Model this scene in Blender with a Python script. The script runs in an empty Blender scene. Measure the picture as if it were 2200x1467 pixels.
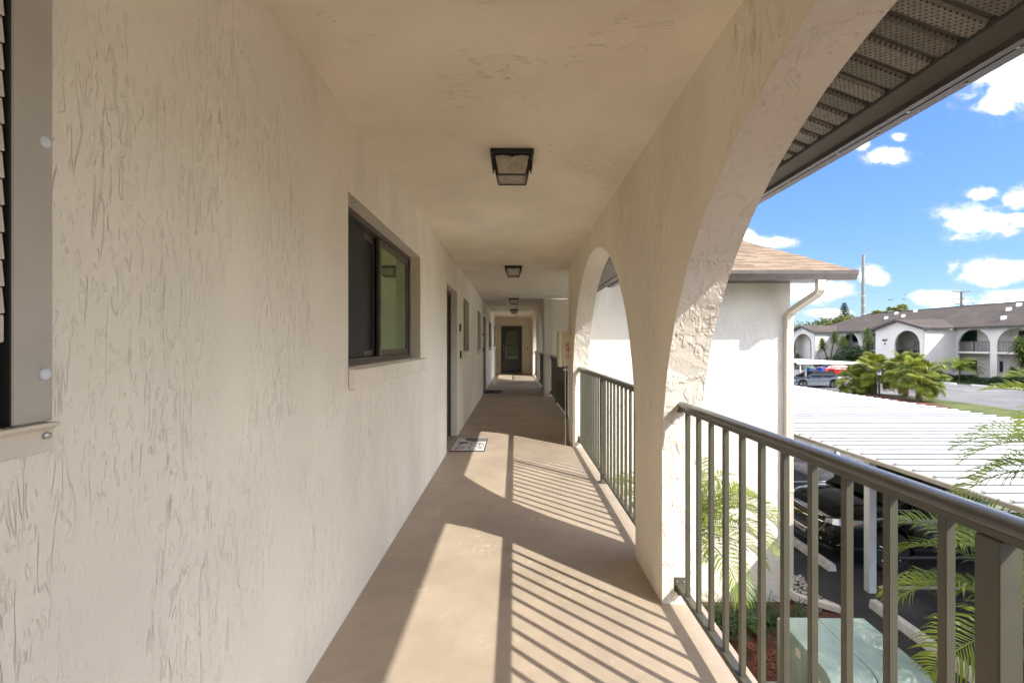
import bpy, bmesh, math, random
from mathutils import Vector, Matrix, Euler
import numpy as np

R = math.radians
SC = bpy.context.scene
COL = SC.collection
random.seed(7)

# ------------------------------------------------------------------ camera, light, exposure
cam_d = bpy.data.cameras.new('camera')
cam = bpy.data.objects.new('camera', cam_d)
COL.objects.link(cam)
cam.location = (0, 0, 1.32)
cam.rotation_euler = (R(90), 0, 0)
cam_d.lens = 16.0
cam_d.sensor_width = 36.0
cam_d.shift_x = -5 / 2200
cam_d.shift_y = 4.5 / 2200
cam_d.clip_start = 0.05
cam_d.clip_end = 3000
SC.camera = cam

SUN_TO = Vector((0.88, -0.858, 1.0)).normalized()
SUN_EL = math.asin(SUN_TO.z)
SUN_ROT = math.atan2(SUN_TO.x, SUN_TO.y)

world = bpy.data.worlds.new('World')
SC.world = world
world.use_nodes = True
SKY_STRENGTH = 0.13
SUN_STRENGTH = 2.0
EXPOSURE = 1.98

sun_d = bpy.data.lights.new('sun', 'SUN')
sun_d.energy = SUN_STRENGTH
sun_d.angle = R(0.55)
sun_d.color = (1.0, 0.94, 0.84)
sun = bpy.data.objects.new('sun', sun_d)
COL.objects.link(sun)
sun.rotation_euler = (-SUN_TO).to_track_quat('-Z', 'Y').to_euler()
sun.location = (30, -30, 40)

vs = SC.view_settings
vs.view_transform = 'Standard'
vs.look = 'None'
vs.gamma = 1
vs.use_curve_mapping = False
vs.exposure = EXPOSURE
SC.render.engine = 'CYCLES'
cy = SC.cycles
cy.use_denoising = True
cy.use_adaptive_sampling = True
cy.adaptive_threshold = 0.025
cy.max_bounces = 12
cy.diffuse_bounces = 9
cy.glossy_bounces = 3
cy.transmission_bounces = 2
cy.transparent_max_bounces = 8
cy.sample_clamp_indirect = 12
cy.caustics_reflective = False
cy.caustics_refractive = False


class NT:
    """small helper round a node tree"""
    def __init__(self, tree):
        self.t = tree
        self.n = tree.nodes
        self.l = tree.links

    def new(self, kind, **kw):
        nd = self.n.new(kind)
        for k, v in kw.items():
            setattr(nd, k, v)
        return nd

    def put(self, sock, val):
        if hasattr(val, 'node') or isinstance(val, bpy.types.NodeSocket):
            self.l.new(val, sock)
        else:
            if isinstance(val, (tuple, list)) and len(val) == 3 and sock.type == 'RGBA':
                val = (*val, 1)
            sock.default_value = val

    def math(self, op, a, b=0.0, c=0.0, clamp=False):
        nd = self.new('ShaderNodeMath', operation=op, use_clamp=clamp)
        self.put(nd.inputs[0], a)
        self.put(nd.inputs[1], b)
        if len(nd.inputs) > 2:
            self.put(nd.inputs[2], c)
        return nd.outputs[0]

    def vmath(self, op, a, b=(0, 0, 0)):
        nd = self.new('ShaderNodeVectorMath', operation=op)
        self.put(nd.inputs[0], a)
        self.put(nd.inputs[1], b)
        return nd.outputs[0]

    def mix(self, fac, a, b):
        nd = self.new('ShaderNodeMix', data_type='RGBA')
        self.put(nd.inputs[0], fac)
        self.put(nd.inputs[6], a)
        self.put(nd.inputs[7], b)
        return nd.outputs[2]

    def noise(self, vec, scale, detail=3.0, rough=0.5, dist=0.0):
        nd = self.new('ShaderNodeTexNoise')
        nd.inputs['Scale'].default_value = scale
        nd.inputs['Detail'].default_value = detail
        nd.inputs['Roughness'].default_value = rough
        nd.inputs['Distortion'].default_value = dist
        if vec is not None:
            self.l.new(vec, nd.inputs['Vector'])
        return nd.outputs[0]

    def smooth(self, x, lo, hi):
        nd = self.new('ShaderNodeMapRange', interpolation_type='SMOOTHSTEP')
        self.put(nd.inputs[0], x)
        nd.inputs[1].default_value = lo
        nd.inputs[2].default_value = hi
        return nd.outputs[0]

    def pos(self, scale=(1, 1, 1), obj=False):
        if obj:
            src = self.new('ShaderNodeTexCoord').outputs['Object']
        else:
            src = self.new('ShaderNodeNewGeometry').outputs['Position']
        return self.vmath('MULTIPLY', src, scale)


# ---- sky with broken cumulus
def build_sky():
    g = NT(world.node_tree)
    g.n.clear()
    out = g.new('ShaderNodeOutputWorld')
    bg = g.new('ShaderNodeBackground')
    sky = g.new('ShaderNodeTexSky', sky_type='NISHITA')
    sky.sun_disc = False
    sky.sun_elevation = SUN_EL
    sky.sun_rotation = SUN_ROT
    sky.air_density = 1.0
    sky.dust_density = 0.15
    sky.ozone_density = 2.2
    d = g.new('ShaderNodeTexCoord').outputs['Generated']
    sep = g.new('ShaderNodeSeparateXYZ')
    g.l.new(d, sep.inputs[0])
    x, y, z = sep.outputs
    ysafe = g.math('MAXIMUM', y, 0.02)
    U = g.math('DIVIDE', x, ysafe)
    V = g.math('DIVIDE', z, ysafe)
    cmb = g.new('ShaderNodeCombineXYZ')
    g.l.new(U, cmb.inputs[0])
    g.l.new(g.math('MULTIPLY', V, 1.7), cmb.inputs[1])
    nz = g.noise(cmb.outputs[0], 15.0, 5.0, 0.62, 0.3)
    nz2 = g.noise(cmb.outputs[0], 5.0, 3.0, 0.5)
    clouds = [(2195, 165, 150, 95), (2120, 110, 60, 50), (2140, 225, 60, 30), (1910, 334, 52, 24), (2092, 478, 100, 46),
              (2112, 415, 46, 20), (2196, 428, 50, 36), (2196, 470, 50, 20), (2140, 588, 112, 38),
              (1880, 592, 46, 26), (1745, 628, 120, 34), (1650, 520, 70, 18), (1602, 504, 34, 18),
              (2010, 642, 70, 26), (2170, 640, 110, 26), (1932, 296, 26, 13), (1850, 308, 26, 20), (1780, 672, 60, 12),
              (2330, 330, 120, 60), (2420, 560, 190, 50)]
    uv = g.new('ShaderNodeCombineXYZ')
    g.l.new(U, uv.inputs[0])
    g.l.new(V, uv.inputs[1])
    f = None
    for (px, py, a, b) in clouds:
        cx, cyy, a, b = (px - 1105) / 978, (738 - py) / 978, a / 978, b / 978
        ma = g.new('ShaderNodeVectorMath', operation='MULTIPLY_ADD')
        g.l.new(uv.outputs[0], ma.inputs[0])
        ma.inputs[1].default_value = (1 / a, 1 / b, 0)
        ma.inputs[2].default_value = (-cx / a, -cyy / b, 0)
        ln = g.new('ShaderNodeVectorMath', operation='LENGTH')
        g.l.new(ma.outputs[0], ln.inputs[0])
        r = ln.outputs['Value']
        f = r if f is None else g.math('MINIMUM', f, r)
    f = g.math('SUBTRACT', 1.0, f)
    nmix = g.math('ADD', g.math('MULTIPLY', g.math('SUBTRACT', nz, 0.5), 2.3), g.math('MULTIPLY', g.math('SUBTRACT', nz2, 0.5), 0.7))
    dens = g.smooth(g.math('ADD', f, nmix), -0.18, 1.05)
    front = g.math('GREATER_THAN', y, 0.05)
    dens = g.math('MULTIPLY', dens, front)
    # cloud outside the view, thickened and brightened to add fill light to the corridor
    zs = g.math('MAXIMUM', z, 0.06)
    c2 = g.new('ShaderNodeCombineXYZ')
    g.l.new(g.math('DIVIDE', x, zs), c2.inputs[0])
    g.l.new(g.math('DIVIDE', y, zs), c2.inputs[1])
    nb = g.noise(c2.outputs[0], 1.1, 4.0, 0.6, 0.0)
    rest = g.smooth(nb, 0.455, 0.575)
    inview = g.math('MULTIPLY', front, g.math('MULTIPLY', g.math('GREATER_THAN', U, 0.3), g.math('LESS_THAN', U, 1.5)))
    rest = g.math('MULTIPLY', rest, g.math('SUBTRACT', 1.0, inview))
    rest = g.math('MULTIPLY', rest, g.smooth(z, 0.02, 0.12))
    dens = g.math('MULTIPLY', g.math('MAXIMUM', dens, rest), 0.93)
    tint = g.mix(g.smooth(z, 0.0, 0.42), (0.225, 0.275, 0.355), (0.315, 0.405, 0.64))
    skyc = g.new('ShaderNodeMix', data_type='RGBA', blend_type='MULTIPLY')
    skyc.inputs[0].default_value = 1.0
    g.l.new(sky.outputs[0], skyc.inputs[6])
    g.l.new(tint, skyc.inputs[7])
    shade = g.smooth(g.math('ADD', f, g.math('MULTIPLY', g.math('SUBTRACT', nz, 0.5), 1.0)), 0.0, 1.0)
    shade = g.math('MAXIMUM', shade, g.smooth(rest, 0.15, 1.0))
    cc = g.mix(shade, (1.60, 1.66, 1.76), (12.0, 11.5, 10.8))
    col = g.mix(dens, skyc.outputs[2], cc)
    g.l.new(col, bg.inputs[0])
    bg.inputs[1].default_value = SKY_STRENGTH
    g.l.new(bg.outputs[0], out.inputs[0])


build_sky()

# ------------------------------------------------------------------ mesh helpers
BASE = {}      # world translation of every root / part, so parts can be written in world coordinates


class MB:
    def __init__(self):
        self.v = []
        self.f = []

    def add(self, vs_, fs):
        k = len(self.v)
        self.v.extend([tuple(p) for p in vs_])
        self.f.extend([tuple(i + k for i in q) for q in fs])
        return self

    def box(self, x0, x1, y0, y1, z0, z1):
        return self.add([(x0, y0, z0), (x1, y0, z0), (x1, y1, z0), (x0, y1, z0), (x0, y0, z1), (x1, y0, z1), (x1, y1, z1), (x0, y1, z1)],
                        [(0, 3, 2, 1), (4, 5, 6, 7), (0, 1, 5, 4), (1, 2, 6, 5), (2, 3, 7, 6), (3, 0, 4, 7)])

    def obox(self, c, ax, ay, az):
        c, ax, ay, az = Vector(c), Vector(ax), Vector(ay), Vector(az)
        vv = [c + sx * ax + sy * ay + sz * az for sz in (-1, 1) for (sx, sy) in ((-1, -1), (1, -1), (1, 1), (-1, 1))]
        return self.add(vv, [(0, 3, 2, 1), (4, 5, 6, 7), (0, 1, 5, 4), (1, 2, 6, 5), (2, 3, 7, 6), (3, 0, 4, 7)])

    def prism(self, poly, axis, a0, a1):
        """poly = 2-D outline; axis 'x': (y,z), 'y': (x,z), 'z': (x,y)"""
        def P(p, a):
            return {'x': (a, p[0], p[1]), 'y': (p[0], a, p[1]), 'z': (p[0], p[1], a)}[axis]
        n = len(poly)
        vv = [P(p, a0) for p in poly] + [P(p, a1) for p in poly]
        ff = [tuple(range(n))[::-1], tuple(range(n, 2 * n))]
        ff += [(i, (i + 1) % n, n + (i + 1) % n, n + i) for i in range(n)]
        return self.add(vv, ff)

    def sweep(self, path, prof, cap=True, up=(0, 0, 1)):
        """prof = list of (side, up) points, path = list of points, mitred"""
        path = [Vector(p) for p in path]
        up = Vector(up)
        n = len(prof)
        rings = []
        for i, p in enumerate(path):
            din = (p - path[i - 1]).normalized() if i else (path[1] - p).normalized()
            dout = (path[i + 1] - p).normalized() if i < len(path) - 1 else din
            t = (din + dout).normalized()
            s = t.cross(up)
            if s.length < 1e-4:
                s = Vector((1, 0, 0))
            s.normalize()
            u = s.cross(t).normalized()
            k = 1 / max(0.35, t.dot(din))
            if abs(din.cross(dout).normalized().dot(up)) > 0.5:
                rings.append([p + s * a * k + u * b for a, b in prof])
            else:
                rings.append([p + s * a + u * b * k for a, b in prof])
        vv = [q for r in rings for q in r]
        ff = []
        for i in range(len(rings) - 1):
            for j in range(n):
                a, b = i * n + j, i * n + (j + 1) % n
                ff.append((a, b, b + n, a + n))
        if cap:
            ff.append(tuple(range(n))[::-1])
            ff.append(tuple(range((len(rings) - 1) * n, len(rings) * n)))
        return self.add(vv, ff)

    def tube(self, path, r, n=8, cap=True):
        path = [Vector(p) for p in path]
        rs = r if isinstance(r, (list, tuple)) else [r] * len(path)
        rings = []
        ref = Vector((0, 0, 1))
        t0 = (path[1] - path[0]).normalized()
        if abs(t0.dot(ref)) > 0.95:
            ref = Vector((1, 0, 0))
        for i, p in enumerate(path):
            a = path[max(0, i - 1)]
            b = path[min(len(path) - 1, i + 1)]
            t = (b - a).normalized()
            s = t.cross(ref).normalized()
            u = s.cross(t)
            rings.append([p + (s * math.cos(2 * math.pi * j / n) + u * math.sin(2 * math.pi * j / n)) * rs[i] for j in range(n)])
        vv = [q for g_ in rings for q in g_]
        ff = []
        for i in range(len(rings) - 1):
            for j in range(n):
                a, b = i * n + j, i * n + (j + 1) % n
                ff.append((a, b, b + n, a + n))
        if cap:
            ff.append(tuple(range(n))[::-1])
            ff.append(tuple(range((len(rings) - 1) * n, len(rings) * n)))
        return self.add(vv, ff)

    def lathe(self, prof, c=(0, 0, 0), axis='z', n=24):
        """prof = (radius, height) pairs"""
        c = Vector(c)
        vv = []
        for (r, h) in prof:
            for j in range(n):
                a = 2 * math.pi * j / n
                p = (r * math.cos(a), r * math.sin(a), h)
                if axis == 'x':
                    p = (h, r * math.cos(a), r * math.sin(a))
                elif axis == 'y':
                    p = (r * math.sin(a), h, r * math.cos(a))
                vv.append(c + Vector(p))
        ff = []
        for i in range(len(prof) - 1):
            for j in range(n):
                a, b = i * n + j, i * n + (j + 1) % n
                ff.append((a, b, b + n, a + n))
        ff.append(tuple(range(n))[::-1])
        ff.append(tuple(range((len(prof) - 1) * n, len(prof) * n)))
        return self.add(vv, ff)

    def mesh(self, name, off=(0, 0, 0), bevel=0.0, seg=1, smooth=None, fixn=True):
        me = bpy.data.meshes.new(name)
        o = Vector(off)
        me.from_pydata([(p[0] - o.x, p[1] - o.y, p[2] - o.z) for p in self.v], [], self.f)
        if fixn or bevel:
            bm = bmesh.new()
            bm.from_mesh(me)
            if fixn:
                bmesh.ops.recalc_face_normals(bm, faces=bm.faces[:])
            if bevel:
                ed = [e for e in bm.edges if len(e.link_faces) == 2 and e.calc_face_angle(0) > 0.45]
                bmesh.ops.bevel(bm, geom=ed, offset=bevel, segments=seg, affect='EDGES', profile=0.5, clamp_overlap=True)
            bm.to_mesh(me)
            bm.free()
        if smooth is not None:
            me.polygons.foreach_set('use_smooth', [True] * len(me.polygons))
            me.set_sharp_from_angle(angle=R(smooth))
        me.update()
        return me

    def build(self, name, mat, parent=None, world=True, **kw):
        off = BASE.get(parent.name, Vector((0, 0, 0))) if (parent is not None and world) else Vector((0, 0, 0))
        me = self.mesh(name, off, **kw)
        if mat is not None:
            me.materials.append(mat)
        return link(name, me, parent)


def link(name, me, parent=None):
    o = bpy.data.objects.new(name, me)
    COL.objects.link(o)
    if parent is not None:
        o.parent = parent
        BASE[o.name] = BASE.get(parent.name, Vector((0, 0, 0)))
    else:
        BASE[o.name] = Vector((0, 0, 0))
    return o


def tag(o, label=None, cat=None, group=None, kind=None):
    if label:
        o['label'] = label
    if cat:
        o['category'] = cat
    if group:
        o['group'] = group
    if kind:
        o['kind'] = kind
    return o


def thing(name, label, cat, loc, rotz=0.0, group=None):
    o = bpy.data.objects.new(name, None)
    o.empty_display_size = 0.2
    COL.objects.link(o)
    o.location = loc
    o.rotation_euler = (0, 0, rotz)
    BASE[o.name] = Vector(loc)
    return tag(o, label, cat, group)


def solo(name, mb, mat, label, cat, base, group=None, **kw):
    """a thing that is one mesh, written in world coordinates, origin at its base"""
    me = mb.mesh(name, base, **kw)
    me.materials.append(mat)
    o = bpy.data.objects.new(name, me)
    COL.objects.link(o)
    o.location = base
    BASE[o.name] = Vector(base)
    return tag(o, label, cat, group)


def text_mesh(s, size, extrude=0.0, align='CENTER', bold=0.0):
    cu = bpy.data.curves.new('lettering', 'FONT')
    cu.body = s
    cu.size = size
    cu.extrude = extrude
    cu.align_x = align
    cu.align_y = 'CENTER'
    cu.offset = bold
    cu.resolution_u = 3
    ob = bpy.data.objects.new('lettering', cu)
    COL.objects.link(ob)
    dg = bpy.context.evaluated_depsgraph_get()
    dg.update()
    me = bpy.data.meshes.new_from_object(ob.evaluated_get(dg))
    bpy.data.objects.remove(ob)
    bpy.data.curves.remove(cu)
    return me


def place_text(name, s, size, mat, parent, loc, xdir, ydir, extrude=0.001, bold=0.0, sx=1.0, world=True):
    me = text_mesh(s, size, extrude, bold=bold)
    me.materials.clear()
    me.materials.append(mat)
    xd, yd = Vector(xdir).normalized(), Vector(ydir).normalized()
    zd = xd.cross(yd)
    off = BASE.get(parent.name, Vector((0, 0, 0))) if (parent is not None and world) else Vector((0, 0, 0))
    m = Matrix(((xd.x * sx, yd.x, zd.x, loc[0] - off.x), (xd.y * sx, yd.y, zd.y, loc[1] - off.y), (xd.z * sx, yd.z, zd.z, loc[2] - off.z), (0, 0, 0, 1)))
    me.transform(m)
    return link(name, me, parent)


def arch_wall(mb, xa, xb, y0, y1, zb, zt, arches, n=40, jit=0.0, seed=1):
    """wall in the y-z plane, thickness xa..xb, with arched openings (ya, yb, z_spring, rise) open down to zb"""
    rnd = random.Random(seed)
    top = zt if callable(zt) else (lambda y: zt)
    cuts = sorted(arches)
    segs = []
    y = y0
    for (ya, yb, zs, rise) in cuts:
        if ya > y + 1e-6:
            segs.append(('s', y, ya))
        segs.append(('a', ya, yb, zs, rise))
        y = yb
    if y1 > y + 1e-6:
        segs.append(('s', y, y1))

    def quad(a, b, c, d):
        mb.add([a, b, c, d], [(0, 1, 2, 3)])
    for sgm in segs:
        if sgm[0] == 's':
            _, a, b = sgm
            m = max(1, int((b - a) / 0.8)) if callable(zt) else 1
            for i in range(m):
                p, q = a + (b - a) * i / m, a + (b - a) * (i + 1) / m
                quad((xa, p, zb), (xa, q, zb), (xa, q, top(q)), (xa, p, top(p)))
                quad((xb, q, zb), (xb, p, zb), (xb, p, top(p)), (xb, q, top(q)))
                quad((xa, p, top(p)), (xa, q, top(q)), (xb, q, top(q)), (xb, p, top(p)))
            quad((xa, a, zb), (xb, a, zb), (xb, b, zb), (xa, b, zb))
        else:
            _, a, b, zs, rise = sgm
            c, r = (a + b) / 2, (b - a) / 2
            pts = []
            for i in range(n + 1):
                t = math.pi * i / n
                j = rnd.uniform(-jit, jit) if 0 < i < n else 0
                j2 = rnd.uniform(-jit, jit) if 0 < i < n else 0
                pts.append(((c - (r + j) * math.cos(t), zs + (rise + j) * math.sin(t)), (c - (r + j2) * math.cos(t), zs + (rise + j2) * math.sin(t))))
            for i in range(n):
                (p0, o0), (p1, o1) = pts[i], pts[i + 1]
                quad((xa, p0[0], p0[1]), (xa, p1[0], p1[1]), (xa, p1[0], top(p1[0])), (xa, p0[0], top(p0[0])))
                quad((xb, o1[0], o1[1]), (xb, o0[0], o0[1]), (xb, o0[0], top(o0[0])), (xb, o1[0], top(o1[0])))
                quad((xa, p0[0], p0[1]), (xb, o0[0], o0[1]), (xb, o1[0], o1[1]), (xa, p1[0], p1[1]))
                quad((xa, p0[0], top(p0[0])), (xa, p1[0], top(p1[0])), (xb, o1[0], top(o1[0])), (xb, o0[0], top(o0[0])))
            quad((xa, a, zb), (xb, a, zb), (xb, a, zs), (xa, a, zs))
            quad((xb, b, zb), (xa, b, zb), (xa, b, zs), (xb, b, zs))
    quad((xa, y0, zb), (xb, y0, zb), (xb, y0, top(y0)), (xa, y0, top(y0)))
    quad((xb, y1, zb), (xa, y1, zb), (xa, y1, top(y1)), (xb, y1, top(y1)))
    return mb


def weld(me, dist=0.0005):
    bm = bmesh.new()
    bm.from_mesh(me)
    bmesh.ops.remove_doubles(bm, verts=bm.verts[:], dist=dist)
    bmesh.ops.recalc_face_normals(bm, faces=bm.faces[:])
    bm.to_mesh(me)
    bm.free()


def round_edges(o, width, seg=2):
    weld(o.data)
    m = o.modifiers.new('edge', 'BEVEL')
    m.width = width
    m.segments = seg
    m.limit_method = 'ANGLE'
    m.angle_limit = R(50)


# ------------------------------------------------------------------ materials
M = {}


def mat(name, col, rough=0.6, metal=0.0, var=0.0, vscale=4.0, bump=0.0, bscale=60.0, spec=0.5, stretch=(1, 1, 1), obj=False, coat=0.0, rvar=0.0, sss=None):
    m = bpy.data.materials.new(name)
    m.use_nodes = True
    g = NT(m.node_tree)
    b = g.n['Principled BSDF']
    b.inputs['Roughness'].default_value = rough
    b.inputs['Metallic'].default_value = metal
    b.inputs['Specular IOR Level'].default_value = spec
    b.inputs['Coat Weight'].default_value = coat
    b.inputs['Coat Roughness'].default_value = 0.04
    col = (*col, 1)
    b.inputs['Base Color'].default_value = col
    p = None
    if var or bump or rvar:
        p = g.pos(stretch, obj)
    if var:
        nz = g.noise(p, vscale, 5.0, 0.6)
        k = g.smooth(nz, 0.3, 0.7)
        lo = tuple(c * (1 - var) for c in col[:3])
        hi = tuple(min(1, c * (1 + var)) for c in col[:3])
        g.l.new(g.mix(k, lo, hi), b.inputs['Base Color'])
    if rvar:
        nz = g.noise(p, vscale * 2.3, 4.0, 0.6)
        g.l.new(g.math('ADD', rough - rvar / 2, g.math('MULTIPLY', nz, rvar)), b.inputs['Roughness'])
    if bump:
        nb = g.noise(p, bscale, 4.0, 0.6)
        bn = g.new('ShaderNodeBump')
        bn.inputs['Strength'].default_value = 1.0
        bn.inputs['Distance'].default_value = bump
        g.l.new(nb, bn.inputs['Height'])
        g.l.new(bn.outputs[0], b.inputs['Normal'])
    M[name] = m
    return m


def stucco(name, col, mode, true_disp=False):
    """trowelled stucco; mode 'wall' = fine vertical pits, 'rough' = skip-trowel ridges, 'ceil' = hair cracks"""
    m = bpy.data.materials.new(name)
    m.use_nodes = True
    g = NT(m.node_tree)
    b = g.n['Principled BSDF']
    b.inputs['Roughness'].default_value = 0.72
    b.inputs['Specular IOR Level'].default_value = 0.3
    P = g.pos()

    def sc(s):
        return g.vmath('MULTIPLY', P, s)

    def ridge(n, c, w):
        return g.math('SUBTRACT', 1.0, g.smooth(g.math('ABSOLUTE', g.math('SUBTRACT', n, c)), 0.0, w))
    broad = g.noise(P, 2.2, 1.0, 0.5)
    mid = g.noise(P, 34.0, 3.0, 0.65)
    if mode == 'wall':
        n1 = g.noise(sc((1.0, 21.0, 2.7)), 1.0, 3.0, 0.6, 0.5)
        n2 = g.noise(sc((1, 58.0, 22.0)), 1.0, 2.0, 0.6, 0.6)
        patch = g.smooth(g.noise(sc((1, 3.4, 1.6)), 1.0, 2.0, 0.5), 0.36, 0.56)
        brk = g.smooth(g.noise(sc((1, 30.0, 13.0)), 1.0, 2.0, 0.6), 0.44, 0.54)
        l1 = g.math('MULTIPLY', g.math('MULTIPLY', ridge(n1, 0.5, 0.017), patch), brk)
        l2 = g.math('MULTIPLY', g.smooth(n2, 0.55, 0.68), g.math('ADD', 0.45, patch))
        h = g.math('MULTIPLY', l1, -0.0026)
        h = g.math('ADD', h, g.math('MULTIPLY', l2, -0.0014))
        st = g.noise(sc((1, 13.0, 2.6)), 1.0, 3.0, 0.6, 0.4)
        h = g.math('ADD', h, g.math('MULTIPLY', st, 0.0042))
        h = g.math('ADD', h, g.math('MULTIPLY', broad, 0.006))
        lump = g.noise(sc((1, 17.0, 8.0)), 1.0, 3.0, 0.65, 0.3)
        h = g.math('ADD', h, g.math('MULTIPLY', lump, 0.0042))
        h = g.math('ADD', h, g.math('MULTIPLY', mid, 0.0034))
    elif mode == 'ceil':
        n1 = g.noise(sc((6.0, 34.0, 8.0)), 1.0, 2.0, 0.55, 0.8)
        patch = g.smooth(g.noise(P, 2.6, 1.0, 0.5), 0.50, 0.62)
        brk = g.smooth(g.noise(P, 19.0, 1.0, 0.5), 0.50, 0.60)
        l1 = g.math('MULTIPLY', g.math('MULTIPLY', ridge(n1, 0.5, 0.024), patch), brk)
        h = g.math('MULTIPLY', l1, -0.0030)
        h = g.math('ADD', h, g.math('MULTIPLY', broad, 0.010))
        h = g.math('ADD', h, g.math('MULTIPLY', mid, 0.0026))
    else:
        n1 = g.noise(sc((11.0, 11.0, 7.0)), 1.0, 3.0, 0.6, 0.6)
        pl = g.smooth(n1, 0.46, 0.58)
        n2 = g.noise(sc((30.0, 30.0, 17.0)), 1.0, 2.0, 0.6, 0.7)
        pt = g.math('MULTIPLY', g.smooth(n2, 0.56, 0.66), g.smooth(n1, 0.40, 0.55))
        h = g.math('MULTIPLY', pl, 0.0030)
        h = g.math('ADD', h, g.math('MULTIPLY', pt, 0.0026))
        h = g.math('ADD', h, g.math('MULTIPLY', broad, 0.006))
        h = g.math('ADD', h, g.math('MULTIPLY', mid, 0.0024))
    stain = g.smooth(g.noise(sc((1.2, 1.2, 0.5)), 1.6, 2.0, 0.6), 0.35, 0.7)
    g.l.new(g.mix(stain, tuple(c * 0.94 for c in col), tuple(min(1, c * 1.03) for c in col)), b.inputs['Base Color'])
    if true_disp:
        dn = g.new('ShaderNodeDisplacement')
        dn.inputs['Midlevel'].default_value = 0.0
        dn.inputs['Scale'].default_value = 1.0
        g.l.new(h, dn.inputs['Height'])
        g.l.new(dn.outputs[0], g.n['Material Output'].inputs['Displacement'])
        m.displacement_method = 'BOTH'
    else:
        bn = g.new('ShaderNodeBump')
        bn.inputs['Strength'].default_value = 1.0
        bn.inputs['Distance'].default_value = 1.0
        g.l.new(h, bn.inputs['Height'])
        g.l.new(bn.outputs[0], b.inputs['Normal'])
    M[name] = m
    return m


CREAM = (0.87, 0.80, 0.67)
CREAM_PALE = (0.87, 0.81, 0.70)
CREAM_OUT = (0.76, 0.71, 0.62)
stucco('stucco_wall', CREAM, 'wall')
stucco('stucco_pale', CREAM_PALE, 'wall')
stucco('stucco_ceiling', CREAM, 'ceil')
stucco('stucco_rough', CREAM_OUT, 'rough')


def floor_paint():
    m = mat('floor_paint', (0.44, 0.33, 0.235), 0.5, spec=0.4)
    g = NT(m.node_tree)
    b = g.n['Principled BSDF']
    P = g.pos()
    n1 = g.smooth(g.noise(P, 1.7, 6.0, 0.65), 0.3, 0.7)
    c = g.mix(n1, (0.345, 0.285, 0.222), (0.435, 0.358, 0.275))
    sc_ = g.math('MULTIPLY', g.smooth(g.noise(P, 2.3, 3.0, 0.5), 0.53, 0.68), g.smooth(g.noise(P, 26.0, 5.0, 0.75), 0.47, 0.72))
    c = g.mix(g.math('MULTIPLY', sc_, 0.75), c, (0.66, 0.58, 0.48))
    sp = g.smooth(g.noise(P, 75.0, 2.0, 0.5), 0.76, 0.80)
    c = g.mix(g.math('MULTIPLY', sp, 0.5), c, (0.22, 0.17, 0.12))
    wear = g.math('MULTIPLY', g.smooth(g.noise(P, 0.9, 4.0, 0.6), 0.45, 0.75), g.smooth(g.noise(g.vmath('MULTIPLY', P, (16, 4, 1)), 1.0, 4.0, 0.7), 0.45, 0.8))
    c = g.mix(g.math('MULTIPLY', wear, 0.5), c, (0.27, 0.22, 0.17))
    g.l.new(c, b.inputs['Base Color'])
    g.l.new(g.math('ADD', 0.40, g.math('MULTIPLY', g.noise(P, 9.0, 4.0, 0.6), 0.25)), b.inputs['Roughness'])
    h = g.math('ADD', g.math('MULTIPLY', g.noise(P, 6.0, 5.0, 0.6), 0.004), g.math('MULTIPLY', g.noise(P, 120.0, 3.0, 0.6), 0.0006))
    bn = g.new('ShaderNodeBump')
    bn.inputs['Strength'].default_value = 0.8
    bn.inputs['Distance'].default_value = 1.0
    g.l.new(h, bn.inputs['Height'])
    g.l.new(bn.outputs[0], b.inputs['Normal'])


floor_paint()
mat('rail_paint', (0.078, 0.075, 0.053), 0.32, spec=0.6, var=0.10, vscale=9, bump=0.0004, bscale=40)
mat('rail_top_paint', (0.105, 0.108, 0.108), 0.22, spec=0.8, var=0.10, vscale=9, bump=0.0008, bscale=14)
mat('screw_steel', (0.45, 0.45, 0.44), 0.35, 0.9)
mat('bronze_aluminium', (0.085, 0.068, 0.056), 0.38, spec=0.5, var=0.1, vscale=12)
mat('bronze_door', (0.045, 0.048, 0.045), 0.42, var=0.12, vscale=6)
mat('door_steel', (0.055, 0.06, 0.062), 0.33, var=0.12, vscale=5, spec=0.6)
mat('black_metal', (0.012, 0.012, 0.012), 0.38, var=0.1, vscale=20)
mat('shutter_grey', (0.46, 0.425, 0.38), 0.5, var=0.06, vscale=7, bump=0.0006, bscale=18)
mat('shutter_slat', (0.60, 0.56, 0.49), 0.5, var=0.06, vscale=9)
mat('cap_white', (0.66, 0.72, 0.80), 0.35)
mat('trim_cream', (0.70, 0.63, 0.53), 0.55, var=0.06, vscale=8, bump=0.001, bscale=30)
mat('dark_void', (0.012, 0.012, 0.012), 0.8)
mat('wood_old', (0.30, 0.24, 0.12), 0.8, var=0.3, vscale=30)
mat('cabinet_plastic', (0.62, 0.55, 0.36), 0.35, var=0.05, vscale=9)
mat('cabinet_edge', (0.66, 0.60, 0.38), 0.3)
mat('red_sticker', (0.42, 0.015, 0.012), 0.4)
mat('white_print', (0.8, 0.79, 0.76), 0.5)
mat('black_print', (0.015, 0.015, 0.015), 0.5)
mat('grey_print', (0.16, 0.16, 0.17), 0.8, var=0.5, vscale=30)
mat('pink_print', (0.66, 0.42, 0.42), 0.85)
mat('mat_white', (0.66, 0.66, 0.64), 0.9, var=0.14, vscale=30, bump=0.002, bscale=250)
mat('rubber_black', (0.018, 0.018, 0.018), 0.8)
mat('mat_grey', (0.10, 0.10, 0.105), 0.9, var=0.2, vscale=40, bump=0.002, bscale=250)
mat('mat_brown', (0.10, 0.068, 0.045), 0.9, var=0.2, vscale=40, bump=0.002, bscale=250)
mat('gutter_brown', (0.095, 0.076, 0.070), 0.34, var=0.14, vscale=8, bump=0.0006, bscale=20, spec=0.5)
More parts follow.
